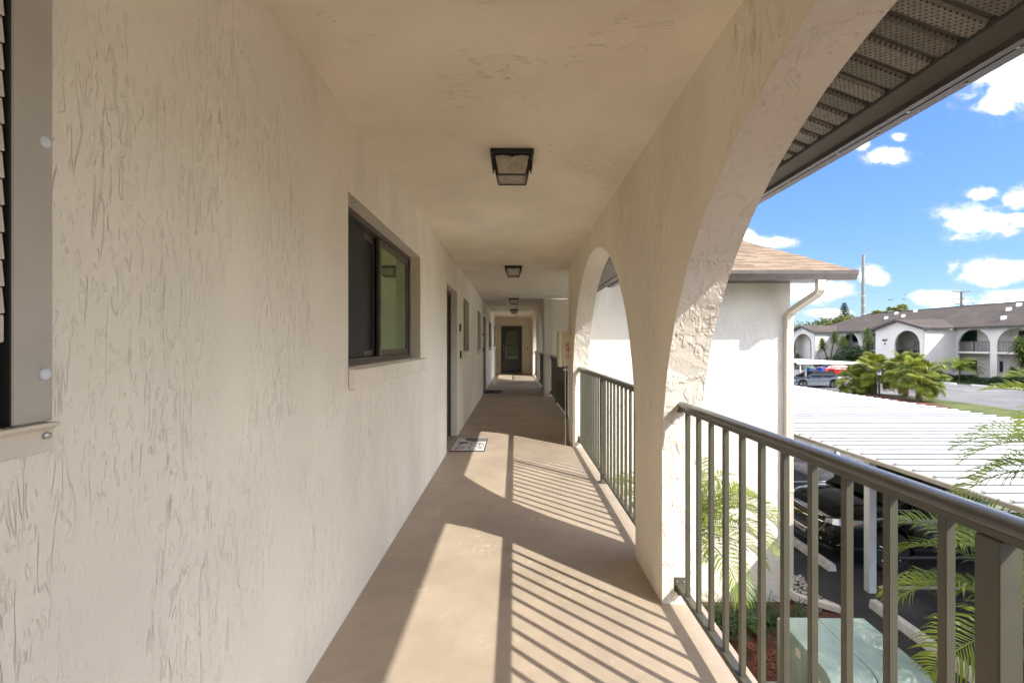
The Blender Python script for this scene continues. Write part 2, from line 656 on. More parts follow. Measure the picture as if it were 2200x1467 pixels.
mat('gutter_white', (0.60, 0.54, 0.46), 0.4, var=0.05, vscale=6)
mat('soffit_trim', (0.075, 0.072, 0.064), 0.45, var=0.1, vscale=10)
mat('white_metal', (0.82, 0.82, 0.82), 0.42, var=0.04, vscale=1.2, spec=0.5)
mat('rib_shade_grey', (0.20, 0.215, 0.23), 0.6)
mat('white_post', (0.66, 0.68, 0.70), 0.4, var=0.06, vscale=5)
mat('beam_beige', (0.52, 0.48, 0.43), 0.5, var=0.05, vscale=5)
mat('concrete_white', (0.66, 0.65, 0.62), 0.8, var=0.14, vscale=9, bump=0.004, bscale=50)
mat('lot_line', (0.6, 0.6, 0.58), 0.8, var=0.25, vscale=14)
mat('concrete_grey', (0.34, 0.32, 0.29), 0.85, var=0.15, vscale=6, bump=0.003, bscale=60)
mat('pebble', (0.40, 0.38, 0.35), 0.7, var=0.55, vscale=18)
mat('far_white', (0.70, 0.675, 0.635), 0.75, var=0.04, vscale=0.8, bump=0.006, bscale=8)
mat('far_trim', (0.05, 0.042, 0.042), 0.5)
mat('far_slab', (0.66, 0.64, 0.61), 0.7, var=0.05, vscale=2)
mat('far_metal', (0.055, 0.048, 0.045), 0.45)
mat('far_dark', (0.018, 0.02, 0.022), 0.35)
mat('vent_white', (0.75, 0.78, 0.80), 0.4)
mat('pole_steel', (0.25, 0.25, 0.24), 0.6, 0.2, var=0.1, vscale=0.5)
mat('pole_wood', (0.16, 0.14, 0.125), 0.8)
mat('bird_black', (0.02, 0.02, 0.022), 0.7)
mat('turquoise', (0.02, 0.28, 0.36), 0.5)
mat('bin_blue', (0.012, 0.06, 0.28), 0.5)
mat('bin_green', (0.03, 0.22, 0.06), 0.5)
mat('chrome', (0.72, 0.72, 0.70), 0.10, 1.0)
mat('gold', (0.72, 0.45, 0.10), 0.22, 1.0)
mat('black_paint', (0.004, 0.004, 0.0045), 0.22, spec=0.5, coat=1.0)
mat('silver_paint', (0.22, 0.245, 0.29), 0.3, 0.4, coat=1.0)
mat('red_paint', (0.42, 0.012, 0.016), 0.3, coat=1.0)
mat('black_plastic', (0.018, 0.018, 0.018), 0.55)
mat('grille_black', (0.010, 0.010, 0.011), 0.3)
mat('tyre', (0.022, 0.022, 0.022), 0.85, bump=0.002, bscale=80)
mat('rim_alloy', (0.55, 0.55, 0.55), 0.22, 0.9)
mat('lamp_clear', (0.62, 0.64, 0.66), 0.08, 0.4, coat=1.0)
mat('lamp_amber', (0.62, 0.14, 0.015), 0.2, coat=1.0)
mat('lamp_red', (0.35, 0.008, 0.010), 0.15, coat=1.0)
mat('plate_white', (0.62, 0.62, 0.62), 0.5)
mat('leaf_shrub', (0.050, 0.085, 0.022), 0.5, var=0.4, vscale=6)
mat('bark_palm', (0.16, 0.115, 0.075), 0.9, var=0.35, vscale=25, bump=0.01, bscale=60)
mat('bark_tree', (0.14, 0.115, 0.09), 0.9, var=0.3, vscale=8, bump=0.01, bscale=20)
mat('mulch_chip', (0.20, 0.062, 0.036), 0.9, var=0.55, vscale=40)


def glass(name, tint, rough=0.015, spec=0.9):
    m = mat(name, tint, rough, spec=spec)
    m.node_tree.nodes['Principled BSDF'].inputs['IOR'].default_value = 1.6
    m.node_tree.nodes['Principled BSDF'].inputs['Specular Tint'].default_value = (0.80, 1.0, 0.72, 1)
    return m


glass('window_glass', (0.36, 0.42, 0.30))
M['window_glass'].node_tree.nodes['Principled BSDF'].inputs['Metallic'].default_value = 0.75
glass('door_glass', (0.012, 0.014, 0.016), 0.05)
glass('car_glass', (0.006, 0.014, 0.013), 0.02)
glass('far_glass', (0.012, 0.035, 0.035), 0.05)
mat('insect_screen', (0.020, 0.020, 0.021), 0.55, spec=0.35)


def frosted():
    m = mat('lamp_glass', (0.42, 0.40, 0.33), 0.22, spec=0.6, var=0.18, vscale=26)


frosted()


def leafmat(name, a, b_, vscale=3.0, trans=0.35, rough=0.42):
    m = bpy.data.materials.new(name)
    m.use_nodes = True
    g = NT(m.node_tree)
    b = g.n['Principled BSDF']
    b.inputs['Roughness'].default_value = rough
    b.inputs['Specular IOR Level'].default_value = 0.4
    k = g.smooth(g.noise(g.pos(), vscale, 3.0, 0.6), 0.32, 0.68)
    oi = g.new('ShaderNodeObjectInfo')
    k2 = g.math('ADD', g.math('MULTIPLY', k, 0.6), g.math('MULTIPLY', oi.outputs['Random'], 0.4))
    c = g.mix(k2, a, b_)
    g.l.new(c, b.inputs['Base Color'])
    tr = g.new('ShaderNodeBsdfTranslucent')
    g.l.new(c, tr.inputs[0])
    mx = g.new('ShaderNodeMixShader')
    mx.inputs[0].default_value = trans
    g.l.new(b.outputs[0], mx.inputs[1])
    g.l.new(tr.outputs[0], mx.inputs[2])
    g.l.new(mx.outputs[0], g.n['Material Output'].inputs[0])
    M[name] = m
    return m


leafmat('leaf_date', (0.12, 0.18, 0.018), (0.30, 0.36, 0.045), 2.0, 0.42)
leafmat('leaf_fan', (0.060, 0.105, 0.014), (0.36, 0.38, 0.045), 1.6, 0.32)
leafmat('leaf_fan_dry', (0.20, 0.17, 0.05), (0.36, 0.30, 0.10), 1.5)
leafmat('leaf_yucca', (0.055, 0.10, 0.03), (0.17, 0.21, 0.05), 2.5)
leafmat('leaf_hedge', (0.022, 0.045, 0.014), (0.050, 0.090, 0.024), 2.5, 0.2)
leafmat('leaf_grass', (0.022, 0.050, 0.014), (0.060, 0.115, 0.030), 5.0, 0.25)
leafmat('leaf_cover', (0.060, 0.105, 0.015), (0.17, 0.23, 0.035), 9.0, 0.3)
leafmat('leaf_croton', (0.30, 0.035, 0.020), (0.50, 0.28, 0.06), 9.0, 0.3)
leafmat('leaf_tree', (0.055, 0.080, 0.014), (0.17, 0.18, 0.030), 0.5, 0.3)
leafmat('leaf_pine', (0.018, 0.038, 0.024), (0.036, 0.062, 0.034), 0.6, 0.1)
leafmat('leaf_yellow', (0.45, 0.30, 0.04), (0.55, 0.38, 0.08), 9.0, 0.3)


def asphalt():
    m = mat('asphalt', (0.06, 0.06, 0.062), 0.85, spec=0.35)
    g = NT(m.node_tree)
    b = g.n['Principled BSDF']
    P = g.pos()
    n1 = g.smooth(g.noise(P, 0.35, 5.0, 0.6), 0.35, 0.68)
    # the lot beyond the carport is old and bleached, the strip along the building newly sealed
    sx = g.new('ShaderNodeSeparateXYZ')
    g.l.new(P, sx.inputs[0])
    old = g.smooth(g.math('ADD', sx.outputs[0], g.math('MULTIPLY', g.noise(P, 0.8, 3.0, 0.5), 2.0)), 11.0, 13.5)
    dark = g.mix(n1, (0.030, 0.030, 0.033), (0.050, 0.049, 0.050))
    pale = g.mix(n1, (0.135, 0.134, 0.140), (0.185, 0.182, 0.182))
    c = g.mix(old, dark, pale)
    dust = g.math('MULTIPLY', g.smooth(g.noise(P, 0.9, 4.0, 0.65), 0.52, 0.72), 0.35)
    c = g.mix(dust, c, (0.20, 0.19, 0.175))
    sp = g.smooth(g.noise(P, 90.0, 2.0, 0.5), 0.60, 0.72)
    c = g.mix(g.math('MULTIPLY', sp, 0.4), c, (0.24, 0.235, 0.23))
    g.l.new(c, b.inputs['Base Color'])
    bn = g.new('ShaderNodeBump')
    bn.inputs['Strength'].default_value = 0.8
    bn.inputs['Distance'].default_value = 0.006
    g.l.new(g.noise(P, 110.0, 3.0, 0.6), bn.inputs['Height'])
    g.l.new(bn.outputs[0], b.inputs['Normal'])


asphalt()


def ground_mats():
    m = mat('lawn', (0.07, 0.10, 0.022), 0.9)
    g = NT(m.node_tree)
    b = g.n['Principled BSDF']
    P = g.pos()
    k = g.smooth(g.noise(P, 0.9, 6.0, 0.7), 0.35, 0.65)
    c = g.mix(k, (0.055, 0.085, 0.016), (0.13, 0.14, 0.035))
    g.l.new(c, b.inputs['Base Color'])
    bn = g.new('ShaderNodeBump')
    bn.inputs['Distance'].default_value = 0.03
    g.l.new(g.noise(P, 40.0, 4.0, 0.7), bn.inputs['Height'])
    g.l.new(bn.outputs[0], b.inputs['Normal'])
    m = mat('mulch_soil', (0.12, 0.042, 0.026), 0.95)
    g = NT(m.node_tree)
    b = g.n['Principled BSDF']
    P = g.pos()
    k = g.smooth(g.noise(P, 22.0, 6.0, 0.7), 0.3, 0.7)
    g.l.new(g.mix(k, (0.05, 0.022, 0.015), (0.19, 0.068, 0.040)), b.inputs['Base Color'])
    bn = g.new('ShaderNodeBump')
    bn.inputs['Distance'].default_value = 0.04
    g.l.new(g.noise(P, 35.0, 5.0, 0.7), bn.inputs['Height'])
    g.l.new(bn.outputs[0], b.inputs['Normal'])


ground_mats()


def transformer_paint():
    m = mat('transformer_paint', (0.30, 0.39, 0.32), 0.42, spec=0.45)
    g = NT(m.node_tree)
    b = g.n['Principled BSDF']
    P = g.pos()
    k = g.smooth(g.noise(P, 2.4, 6.0, 0.65), 0.35, 0.68)
    c = g.mix(k, (0.255, 0.345, 0.285), (0.36, 0.44, 0.37))
    run = g.smooth(g.noise(g.vmath('MULTIPLY', P, (38, 5, 1.1)), 1.0, 3.0, 0.6), 0.52, 0.66)
    sx = g.new('ShaderNodeSeparateXYZ')
    g.l.new(P, sx.inputs[0])
    low = g.smooth(sx.outputs[2], -1.66, -1.80)
    c = g.mix(g.math('MULTIPLY', g.math('MULTIPLY', run, low), 0.55), c, (0.48, 0.53, 0.47))
    g.l.new(c, b.inputs['Base Color'])


transformer_paint()


def soffit_mat(name, col, perf):
    m = mat(name, col, 0.42, spec=0.5)
    g = NT(m.node_tree)
    b = g.n['Principled BSDF']
    P = g.pos()
    nz = g.smooth(g.noise(P, 60.0, 4.0, 0.6), 0.3, 0.7)
    c = g.mix(nz, tuple(q * 0.8 for q in col), tuple(q * 1.15 for q in col))
    if perf:
        sx = g.new('ShaderNodeSeparateXYZ')
        g.l.new(P, sx.inputs[0])
        ux = g.math('MULTIPLY', sx.outputs[0], 1 / 0.015)
        row = g.math('FLOOR', g.math('MULTIPLY', sx.outputs[1], 1 / 0.0091))
        ux = g.math('ADD', ux, g.math('MULTIPLY', g.math('MODULO', row, 2.0), 0.5))
        fx = g.math('SUBTRACT', g.math('FRACT', ux), 0.5)
        fy = g.math('SUBTRACT', g.math('FRACT', g.math('MULTIPLY', sx.outputs[1], 1 / 0.0091)), 0.5)
        r = g.math('SQRT', g.math('ADD', g.math('MULTIPLY', g.math('MULTIPLY', fx, fx), 2.7), g.math('MULTIPLY', fy, fy)))
        hole = g.math('LESS_THAN', r, 0.27)
        c = g.mix(hole, c, (0.006, 0.006, 0.006))
    g.l.new(c, b.inputs['Base Color'])


soffit_mat('soffit_perf', (0.24, 0.23, 0.20), True)
soffit_mat('soffit_plain', (0.165, 0.157, 0.135), True)


def shingle_mat(name, lo, hi, scale):
    m = mat(name, lo, 0.92, spec=0.2)
    g = NT(m.node_tree)
    b = g.n['Principled BSDF']
    P = g.pos()
    oi = g.new('ShaderNodeObjectInfo')
    k = g.math('ADD', g.math('MULTIPLY', oi.outputs['Random'], 0.6), g.math('MULTIPLY', g.smooth(g.noise(P, scale, 5.0, 0.7), 0.3, 0.7), 0.5))
    c = g.mix(k, lo, hi)
    sp = g.smooth(g.noise(P, scale * 30, 2.0, 0.5), 0.55, 0.7)
    c = g.mix(g.math('MULTIPLY', sp, 0.35), c, tuple(q * 0.4 for q in lo))
    g.l.new(c, b.inputs['Base Color'])
    bn = g.new('ShaderNodeBump')
    bn.inputs['Distance'].default_value = 0.004
    g.l.new(g.noise(P, 160.0, 3.0, 0.6), bn.inputs['Height'])
    g.l.new(bn.outputs[0], b.inputs['Normal'])


shingle_mat('shingle_tan', (0.165, 0.122, 0.085), (0.33, 0.25, 0.18), 5.0)


def far_roof_mat():
    m = mat('far_roof', (0.17, 0.135, 0.125), 0.92, spec=0.2)
    g = NT(m.node_tree)
    b = g.n['Principled BSDF']
    P = g.pos()
    k = g.smooth(g.noise(P, 0.7, 6.0, 0.7), 0.3, 0.7)
    c = g.mix(k, (0.066, 0.055, 0.049), (0.100, 0.084, 0.074))
    sx = g.new('ShaderNodeSeparateXYZ')
    g.l.new(P, sx.inputs[0])
    rows = g.math('FRACT', g.math('MULTIPLY', sx.outputs[2], 1 / 0.055))
    line = g.math('LESS_THAN', rows, 0.16)
    tabs = g.noise(g.vmath('MULTIPLY', P, (3.0, 3.0, 18.0)), 1.0, 1.0, 0.5)
    c = g.mix(g.math('MULTIPLY', g.smooth(tabs, 0.4, 0.6), 0.25), c, (0.125, 0.104, 0.092))
    c = g.mix(g.math('MULTIPLY', line, 0.30), c, (0.05, 0.04, 0.038))
    g.l.new(c, b.inputs['Base Color'])


far_roof_mat()

# ------------------------------------------------------------------ main dimensions
XL, XR, XO = -0.813, 0.75, 0.945      # inner wall, arcade inner face, arcade outer face
H, G = 2.44, -2.62                    # ceiling, ground below the walkway
YB, YE = -8.0, 20.3                   # ends of the corridor

# ================================================================== SETTING
g_ = MB().add([(-600, -600, 0), (900, -600, 0), (900, 900, 0), (-600, 900, 0)], [(0, 1, 2, 3)])
gr = g_.build('ground', M['lawn'])
gr.location.z = G - 0.012
tag(gr, kind='structure')
lot = MB().add([(4.8, -60, G), (43.2, -60, G), (43.2, 120, G), (4.8, 120, G)], [(0, 1, 2, 3)]).build('parking_lot', M['asphalt'])
tag(lot, kind='structure')


def blob(cx, cy_, rx, ry, n=40, j=0.06, seed=3, rot=0.0):
    rd = random.Random(seed)
    out = []
    for i in range(n):
        t = 2 * math.pi * i / n
        k = 1 + rd.uniform(-j, j)
        a, b = rx * k * math.cos(t), ry * k * math.sin(t)
        out.append((cx + a * math.cos(rot) - b * math.sin(rot), cy_ + a * math.sin(rot) + b * math.cos(rot)))
    return out


isl = MB().prism(blob(26.2, 29.8, 3.1, 7.6, 48, 0.02), 'z', G + 0.004, G + 0.10).build('grass_island', M['lawn'], bevel=0.03)
tag(isl, kind='structure')
mb_ = MB().prism(blob(25.2, 31.4, 1.9, 4.6, 40, 0.06, 5), 'z', G + 0.09, G + 0.115).build('island_mulch', M['mulch_soil'])
tag(mb_, kind='structure')
bed = MB().box(0.5, 4.72, -8, 6.9, G - 0.011, G + 0.03).build('planting_bed', M['mulch_soil'])
tag(bed, kind='structure')
fb = MB().box(46.8, 50.4, 30, 50.4, G + 0.004, G + 0.06).build('far_planting_bed', M['mulch_soil'])
tag(fb, kind='structure')
for i, (x0, x1, y) in enumerate([(30, 42.4, 38.0), (30, 42.4, 40.8), (30, 42.4, 43.6), (30, 42.4, 46.4), (30, 42.4, 49.2), (30, 42.4, 52), (5.9, 11, 10.2), (5.9, 11, 7.35), (5.9, 11, 13.0), (5.9, 11, 15.8)]):
    if x0 == 30:
        x0 = 37.6
    s = MB().add([(x0, y - .05, G + .004), (x1, y - .05, G + .004), (x1, y + .05, G + .004), (x0, y + .05, G + .004)], [(0, 1, 2, 3)]).build('stall_line', M['lot_line'])
    tag(s, kind='structure')

# ================================================================== OWN BUILDING
bld = thing('apartment_building', 'cream stucco apartment building whose upper walkway one stands on', 'building', (0, 0, G))

# ---- walkway slab
slab = MB()
slab.box(-1.0, 0.955, YB, YE, -0.22, 0.0)
wk = slab.build('walkway', M['floor_paint'], None, bevel=0.006)
tag(wk, kind='structure')

# ---- inner wall with openings
OPEN = [  # y0, y1, z0, z1
    (-0.35, 0.742, 1.185, 2.30), (2.227, 3.936, 1.19, 2.065), (5.484, 6.464, 0.0, 2.045), (7.29, 8.20, 1.19, 2.055),
    (10.06, 11.04, 1.19, 2.055), (11.93, 12.85, 0.0, 2.045), (14.5, 16.2, 1.19, 2.055), (18.1, 19.4, 1.19, 2.055)]
WT = 0.2


def wall_pieces():
    """solid rectangles (y0,y1,z0,z1) left between the openings"""
    ys = sorted({YB, YE, *[o[0] for o in OPEN], *[o[1] for o in OPEN]})
    out = []
    for a, b in zip(ys[:-1], ys[1:]):
        hole = [o for o in OPEN if o[0] <= a + 1e-6 and o[1] >= b - 1e-6]
        if not hole:
            out.append((a, b, 0.0, H))
        else:
            z0, z1 = hole[0][2], hole[0][3]
            if z0 > 0:
                out.append((a, b, 0.0, z0))
            out.append((a, b, z1, H))
    return out


fw = MB()
for (a, b, z0, z1) in wall_pieces():
    fw.add([(XL, a, z0), (XL, b, z0), (XL, b, z1), (XL, a, z1)], [(0, 1, 2, 3)])
fwo = fw.build('corridor_wall', M['stucco_pale'], bld, fixn=False)
weld(fwo.data)
bm_ = bmesh.new()
bm_.from_mesh(fwo.data)
bmesh.ops.recalc_face_normals(bm_, faces=bm_.faces[:])
if sum(f_.normal.x for f_ in bm_.faces) < 0:
    bmesh.ops.reverse_faces(bm_, faces=bm_.faces[:])
bm_.to_mesh(fwo.data)
bm_.free()
# backing, reveals, base of the inner wall
bk = MB()
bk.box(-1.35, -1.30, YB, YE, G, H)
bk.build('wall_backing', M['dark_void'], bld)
for (y0, y1, z0, z1) in OPEN:
    rv = MB()
    xo, xi = XL + 0.0, XL - WT
    rv.add([(xo, y0, z0), (xi, y0, z0), (xi, y0, z1), (xo, y0, z1), (xo, y1, z0), (xi, y1, z0), (xi, y1, z1), (xo, y1, z1)],
           [(0, 1, 2, 3), (7, 6, 5, 4), (3, 2, 6, 7)] + ([(4, 5, 1, 0)] if z0 > 0 else []))
    rv.build('opening_reveal', M['stucco_rough'], bld, fixn=False)
MB().box(XL - WT - .2, XL - 0.002, YB, YE, G, -0.225).build('lower_wall', M['stucco_wall'], bld)

# ---- ceiling, end wall
MB().box(XL - 0.5, XR + 0.12, YB, 6.27, H, H + 0.2).build('ceiling', M['stucco_ceiling'], bld)
MB().box(XL - 0.5, 0.94, 6.272, 11.4, H + 0.001, H + 0.2).build('ceiling', M['stucco_ceiling'], bld)
MB().box(0.942, 3.9, 7.102, 11.398, H + 0.001, H + 0.10).build('porch_ceiling', M['stucco_ceiling'], bld)
MB().box(XL - 0.5, XR + 0.12, 11.402, YE + .2, H, H + 0.2).build('ceiling', M['stucco_ceiling'], bld)
MB().box(XL - .3, XO, YE, YE + 0.2, 0.0, H).build('end_wall', M['stucco_wall'], bld)
MB().box(XL - .3, XO, YB - 0.2, YB, 0.0, H).build('end_wall', M['stucco_wall'], bld)

# ---- arcade: piers and arches, opening radius 1.5, springing 0.70
AR = [(-7.71, -4.71), (-4.20, -1.20), (-0.69, 2.31), (2.82, 5.82)]
aw = MB()
arch_wall(aw, XR, XO, YB, 6.27, -0.002, H + 0.02, [(a, b, 0.70, 1.5) for a, b in AR], 56, 0.0035, 5)
arc = aw.build('arcade_wall', M['stucco_rough'], bld, fixn=False)
round_edges(arc, 0.010, 2)
arc.data.materials.append(M['stucco_wall'])
for p_ in arc.data.polygons:
    if p_.normal.x < -0.9:
        p_.material_index = 1
aw2 = MB()
arch_wall(aw2, XR, XO, 11.4, YE, -0.002, H + 0.02, [(11.9, 14.9, 0.70, 1.5), (15.4, 18.4, 0.70, 1.5)], 40, 0.003, 6)
arc2 = aw2.build('arcade_wall', M['stucco_rough'], bld, fixn=False)
round_edges(arc2, 0.008, 2)
arc2.data.materials.append(M['stucco_wall'])
for p_ in arc2.data.polygons:
    if p_.normal.x < -0.9:
        p_.material_index = 1
for (a, b) in [(-8, -7.71), (-4.71, -4.2), (-1.2, -.69), (2.31, 2.82), (5.82, 6.27), (11.4, 11.9), (14.9, 15.4), (18.4, 20.3)]:
    MB().box(XR, XO, a, b, G, -0.224).build('lower_pier', M['stucco_rough'], bld)

# ---- stair porch that juts out: side wall facing the viewer, inner wall, front wall
PX, PY0, PY1 = 4.19, 6.9, 13.6
WE_Y = 6.15            # front lip of the porch gutter
MB().box(XO - 0.045, PX, PY0, PY0 + 0.2, G, 2.42).build('porch_side_wall', M['stucco_rough'], bld, bevel=0.008)
MB().box(0.885, XO - 0.046, 6.272, PY0 + 0.2, -0.2, H).build('porch_return_wall', M['stucco_rough'], bld)
MB().box(0.946, PX - 0.21, 11.4, 11.6, G, H).build('porch_inner_wall', M['stucco_wall'], bld, bevel=0.006)
MB().box(0.946, PX, PY1 - .2, PY1, G, 2.42).build('porch_far_wall', M['stucco_wall'], bld)
pf = MB()
RIDGE_Y = 10.25
SLP = 0.357


def gab(y):
    return 2.30 + SLP * (RIDGE_Y - 6.3 - abs(y - RIDGE_Y)) - 0.05


arch_wall(pf, PX - 0.2, PX - 0.001, PY0 + 0.2, PY1 - 0.2, G, gab, [(7.7, 11.0, 0.7, 1.6)], 36)
pf.build('porch_front_wall', M['stucco_rough'], bld)

# ---- main roof, soffit, fascia and gutter along the walkway
SX = 1.20              # inner edge of fascia
SZ = 2.112
SRISE = 0.095          # soffit climbs towards the wall
RE = 1.285
for (ya, yb, xe) in ((YB - .5, 6.9, RE), (6.902, 13.6, 0.78), (13.602, YE + .8, RE)):
    ze = SZ + .13 + (RE - xe) * 4.02 / 7.785
    rf = MB()
    rf.add([(xe, ya, ze), (xe, yb, ze), (-6.5, yb, SZ + 4.15), (-6.5, ya, SZ + 4.15), (xe, ya, ze - .022), (xe, yb, ze - .022), (-6.5, yb, SZ + 4.12), (-6.5, ya, SZ + 4.12)],
           [(0, 1, 2, 3), (7, 6, 5, 4), (0, 4, 5, 1), (1, 5, 6, 2), (2, 6, 7, 3), (3, 7, 4, 0)])
    rf.build('main_roof', M['shingle_tan'], bld)
def sloped(mb, y0, y1, x0, x1, z0, t):
    """board under the eave from x0 (wall, high) to x1 (fascia, low)"""
    zz = lambda x: z0 + SRISE * (SX - x) / (SX - XO)
    return mb.add([(x0, y0, zz(x0)), (x1, y0, zz(x1)), (x1, y1, zz(x1)), (x0, y1, zz(x0)), (x0, y0, zz(x0) + t), (x1, y0, zz(x1) + t), (x1, y1, zz(x1) + t), (x0, y1, zz(x0) + t)],
                  [(0, 3, 2, 1), (4, 5, 6, 7), (0, 1, 5, 4), (1, 2, 6, 5), (2, 3, 7, 6), (3, 0, 4, 7)])


sloped(MB(), 13.7, YE + .4, XO + .001, SX + .01, SZ, .02).build('eave_soffit', M['soffit_trim'], bld)
soff = sloped(MB(), YB - .4, 6.898, XO + .001, SX + .01, SZ + .012, .016).build('eave_soffit', M['soffit_trim'], bld)
pan = MB()
PW = 0.0795
for (a_, b_) in (((0.0, 0.011), (0.007, 0.0)), ((0.007, 0.0), (0.056, 0.0)), ((0.056, 0.0), (0.063, 0.011))):
    xx0, xx1 = XO + .002, SX - .014
    pan.add([(xx0, a_[0], a_[1] + SRISE), (xx1, a_[0], a_[1] + SRISE * .055), (xx1, b_[0], b_[1] + SRISE * .055), (xx0, b_[0], b_[1] + SRISE)], [(0, 1, 2, 3)])
pme = pan.mesh('soffit_panel', fixn=False)
pme.materials.append(M['soffit_perf'])
pme2 = pan.mesh('soffit_panel', fixn=False)
pme2.materials.append(M['soffit_plain'])
y = 0.34
ii = 0
while y < 6.82:
    o = link('soffit_panel', pme if (ii % 2 == 0 or ii % 7 == 3) else pme2, soff)
    o.location = (0, y, SZ - G)
    y += PW
    ii += 1
ft = MB()
ft.prism([(SX - 0.015, SZ - 0.008), (SX + 0.044, SZ - 0.030), (SX + 0.044, SZ + 0.12), (SX + 0.002, SZ + 0.12), (SX + 0.002, SZ + 0.014), (SX - 0.015, SZ + 0.014)], 'y', YB - .5, 6.88)
ft.build('fascia', M['soffit_trim'], bld, bevel=0.003)
KP = [(0.0, 0.0), (0.0, 0.118), (0.004, 0.118), (0.004, 0.004), (0.070, 0.004), (0.082, 0.030), (0.098, 0.058), (0.112, 0.080), (0.112, 0.118), (0.104, 0.122),
      (0.104, 0.126), (0.118, 0.126), (0.118, 0.078), (0.104, 0.056), (0.088, 0.028), (0.074, 0.0)]
gt = MB()
GX, GZ = SX + 0.045, SZ - 0.042
# flat ribbed underside, then the moulded face
gt.prism([(GX + a, GZ + b) for a, b in KP], 'y', YB - .5, 6.10)
gt.prism([(GX + 0.0, GZ - 0.004), (GX + 0.022, GZ - 0.004), (GX + 0.022, GZ + 0.001), (GX, GZ + 0.001)], 'y', YB - .5, 6.10)
gt.prism([(GX + 0.032, GZ - 0.003), (GX + 0.046, GZ - 0.003), (GX + 0.046, GZ + 0.001), (GX + 0.032, GZ + 0.001)], 'y', YB - .5, 6.10)
gut = gt.build('gutter', M['gutter_brown'], bld, fixn=False, bevel=0.0)
weld(gut.data)
riv = MB()
for i in range(16):
    yy = 1.15 + i * 0.16
    riv.lathe([(0.0045, -0.003), (0.0045, 0.0), (0.002, 0.001)], (GX + 0.027 + 0.03 * (i % 2), yy, GZ - 0.001), 'z', 8)
tag(riv.build('rivet', M['screw_steel'], bld), kind='stuff')

# ---- porch roof: tan shingles, brown gutter, white downspout
prf = MB()
RX0, RX1 = 1.53, 4.66
EZ = 2.315


def rz(y):
    return EZ + SLP * (min(y, 2 * RIDGE_Y - y) - (WE_Y + 0.06))


for (a, b) in ((WE_Y + 0.06, RIDGE_Y), (RIDGE_Y, 2 * RIDGE_Y - WE_Y - .06)):
    prf.add([(RX0, a, rz(a)), (RX1, a, rz(a)), (RX1, b, rz(b)), (RX0, b, rz(b)), (RX0, a, rz(a) - .05), (RX1, a, rz(a) - .05), (RX1, b, rz(b) - .05), (RX0, b, rz(b) - .05)],
            [(0, 1, 2, 3), (7, 6, 5, 4), (0, 4, 5, 1), (1, 5, 6, 2), (2, 6, 7, 3), (3, 7, 4, 0)])
porch_roof = prf.build('porch_roof', M['shingle_tan'], bld)
srr = random.Random(21)
EXPO = 0.138
c_, s_ = 1 / math.sqrt(1 + SLP * SLP), SLP / math.sqrt(1 + SLP * SLP)
row = 0
shc = 0
smesh = {}
while True:
    u = 0.0 + row * EXPO
    ya = WE_Y + 0.045 + u * c_
    if ya > RIDGE_Y - 0.1:
        break
    x = 2.25 + srr.uniform(-.2, .2)
    while x < RX1 + 0.01:
        w = srr.choice((0.20, 0.26, 0.32, 0.38))
        w2 = min(w, RX1 + 0.012 - x)
        if w2 < 0.05:
            break
        th = srr.choice((0.006, 0.011))
        key = (round(w2, 3), th)
        if key not in smesh:
            m_ = MB()
            m_.add([(0, 0, 0), (w2 - .004, 0, 0), (w2 - .004, c_ * .17, s_ * .17), (0, c_ * .17, s_ * .17),
                    (0, -s_ * th, c_ * th), (w2 - .004, -s_ * th, c_ * th), (w2 - .004, c_ * .17, s_ * .17 + .001), (0, c_ * .17, s_ * .17 + .001)],
                   [(0, 3, 2, 1), (4, 5, 6, 7), (0, 1, 5, 4), (1, 2, 6, 5), (2, 3, 7, 6), (3, 0, 4, 7)])
            mm = m_.mesh('shingle')
            mm.materials.append(M['shingle_tan'])
            smesh[key] = mm
        if shc < 300:
            o = link('shingle', smesh[key], porch_roof)
            o.location = (x, ya, EZ + 0.003 + SLP * (ya - WE_Y - .06) - G)
            shc += 1
        x += w
    row += 1
# porch soffit, fascia, rake board
MB().box(1.7, 4.6, WE_Y + 0.14, PY0 - 0.001, 2.235, 2.25).build('porch_soffit', M['soffit_trim'], bld)
MB().box(1.7, RX1 - .02, WE_Y + 0.125, WE_Y + 0.139, 2.19, 2.32).build('porch_fascia', M['gutter_brown'], bld)
rk = MB()
for (a, b) in ((WE_Y + .30, RIDGE_Y), (RIDGE_Y, 2 * RIDGE_Y - WE_Y)):
    rk.add([(RX1 - .03, a, rz(a) - .14), (RX1 - .01, a, rz(a) - .14), (RX1 - .01, b, rz(b) - .14), (RX1 - .03, b, rz(b) - .14),
            (RX1 - .03, a, rz(a) - .051), (RX1 - .01, a, rz(a) - .051), (RX1 - .01, b, rz(b) - .051), (RX1 - .03, b, rz(b) - .051)],
           [(0, 3, 2, 1), (4, 5, 6, 7), (0, 1, 5, 4), (1, 2, 6, 5), (2, 3, 7, 6), (3, 0, 4, 7)])
rk.build('rake_board', M['gutter_brown'], bld)
pg = MB()
GY, GZ2 = WE_Y + 0.122, 2.188
pg.prism([(GY - a, GZ2 + b) for a, b in KP], 'x', 1.74, 4.655)
pgo = pg.build('gutter', M['gutter_brown'], bld, fixn=False)
weld(pgo.data)
ec = MB()
kp_out = [(0.0, 0.0), (0.074, 0.0), (0.088, 0.028), (0.104, 0.056), (0.118, 0.078), (0.118, 0.126), (0.0, 0.126)]
ec.prism([(GY - a, GZ2 + b) for a, b in kp_out], 'x', 4.652, 4.659)
ec.build('gutter_end_cap', M['gutter_brown'], bld)
# downspout: ribbed rectangular pipe with two offsets and a splash elbow


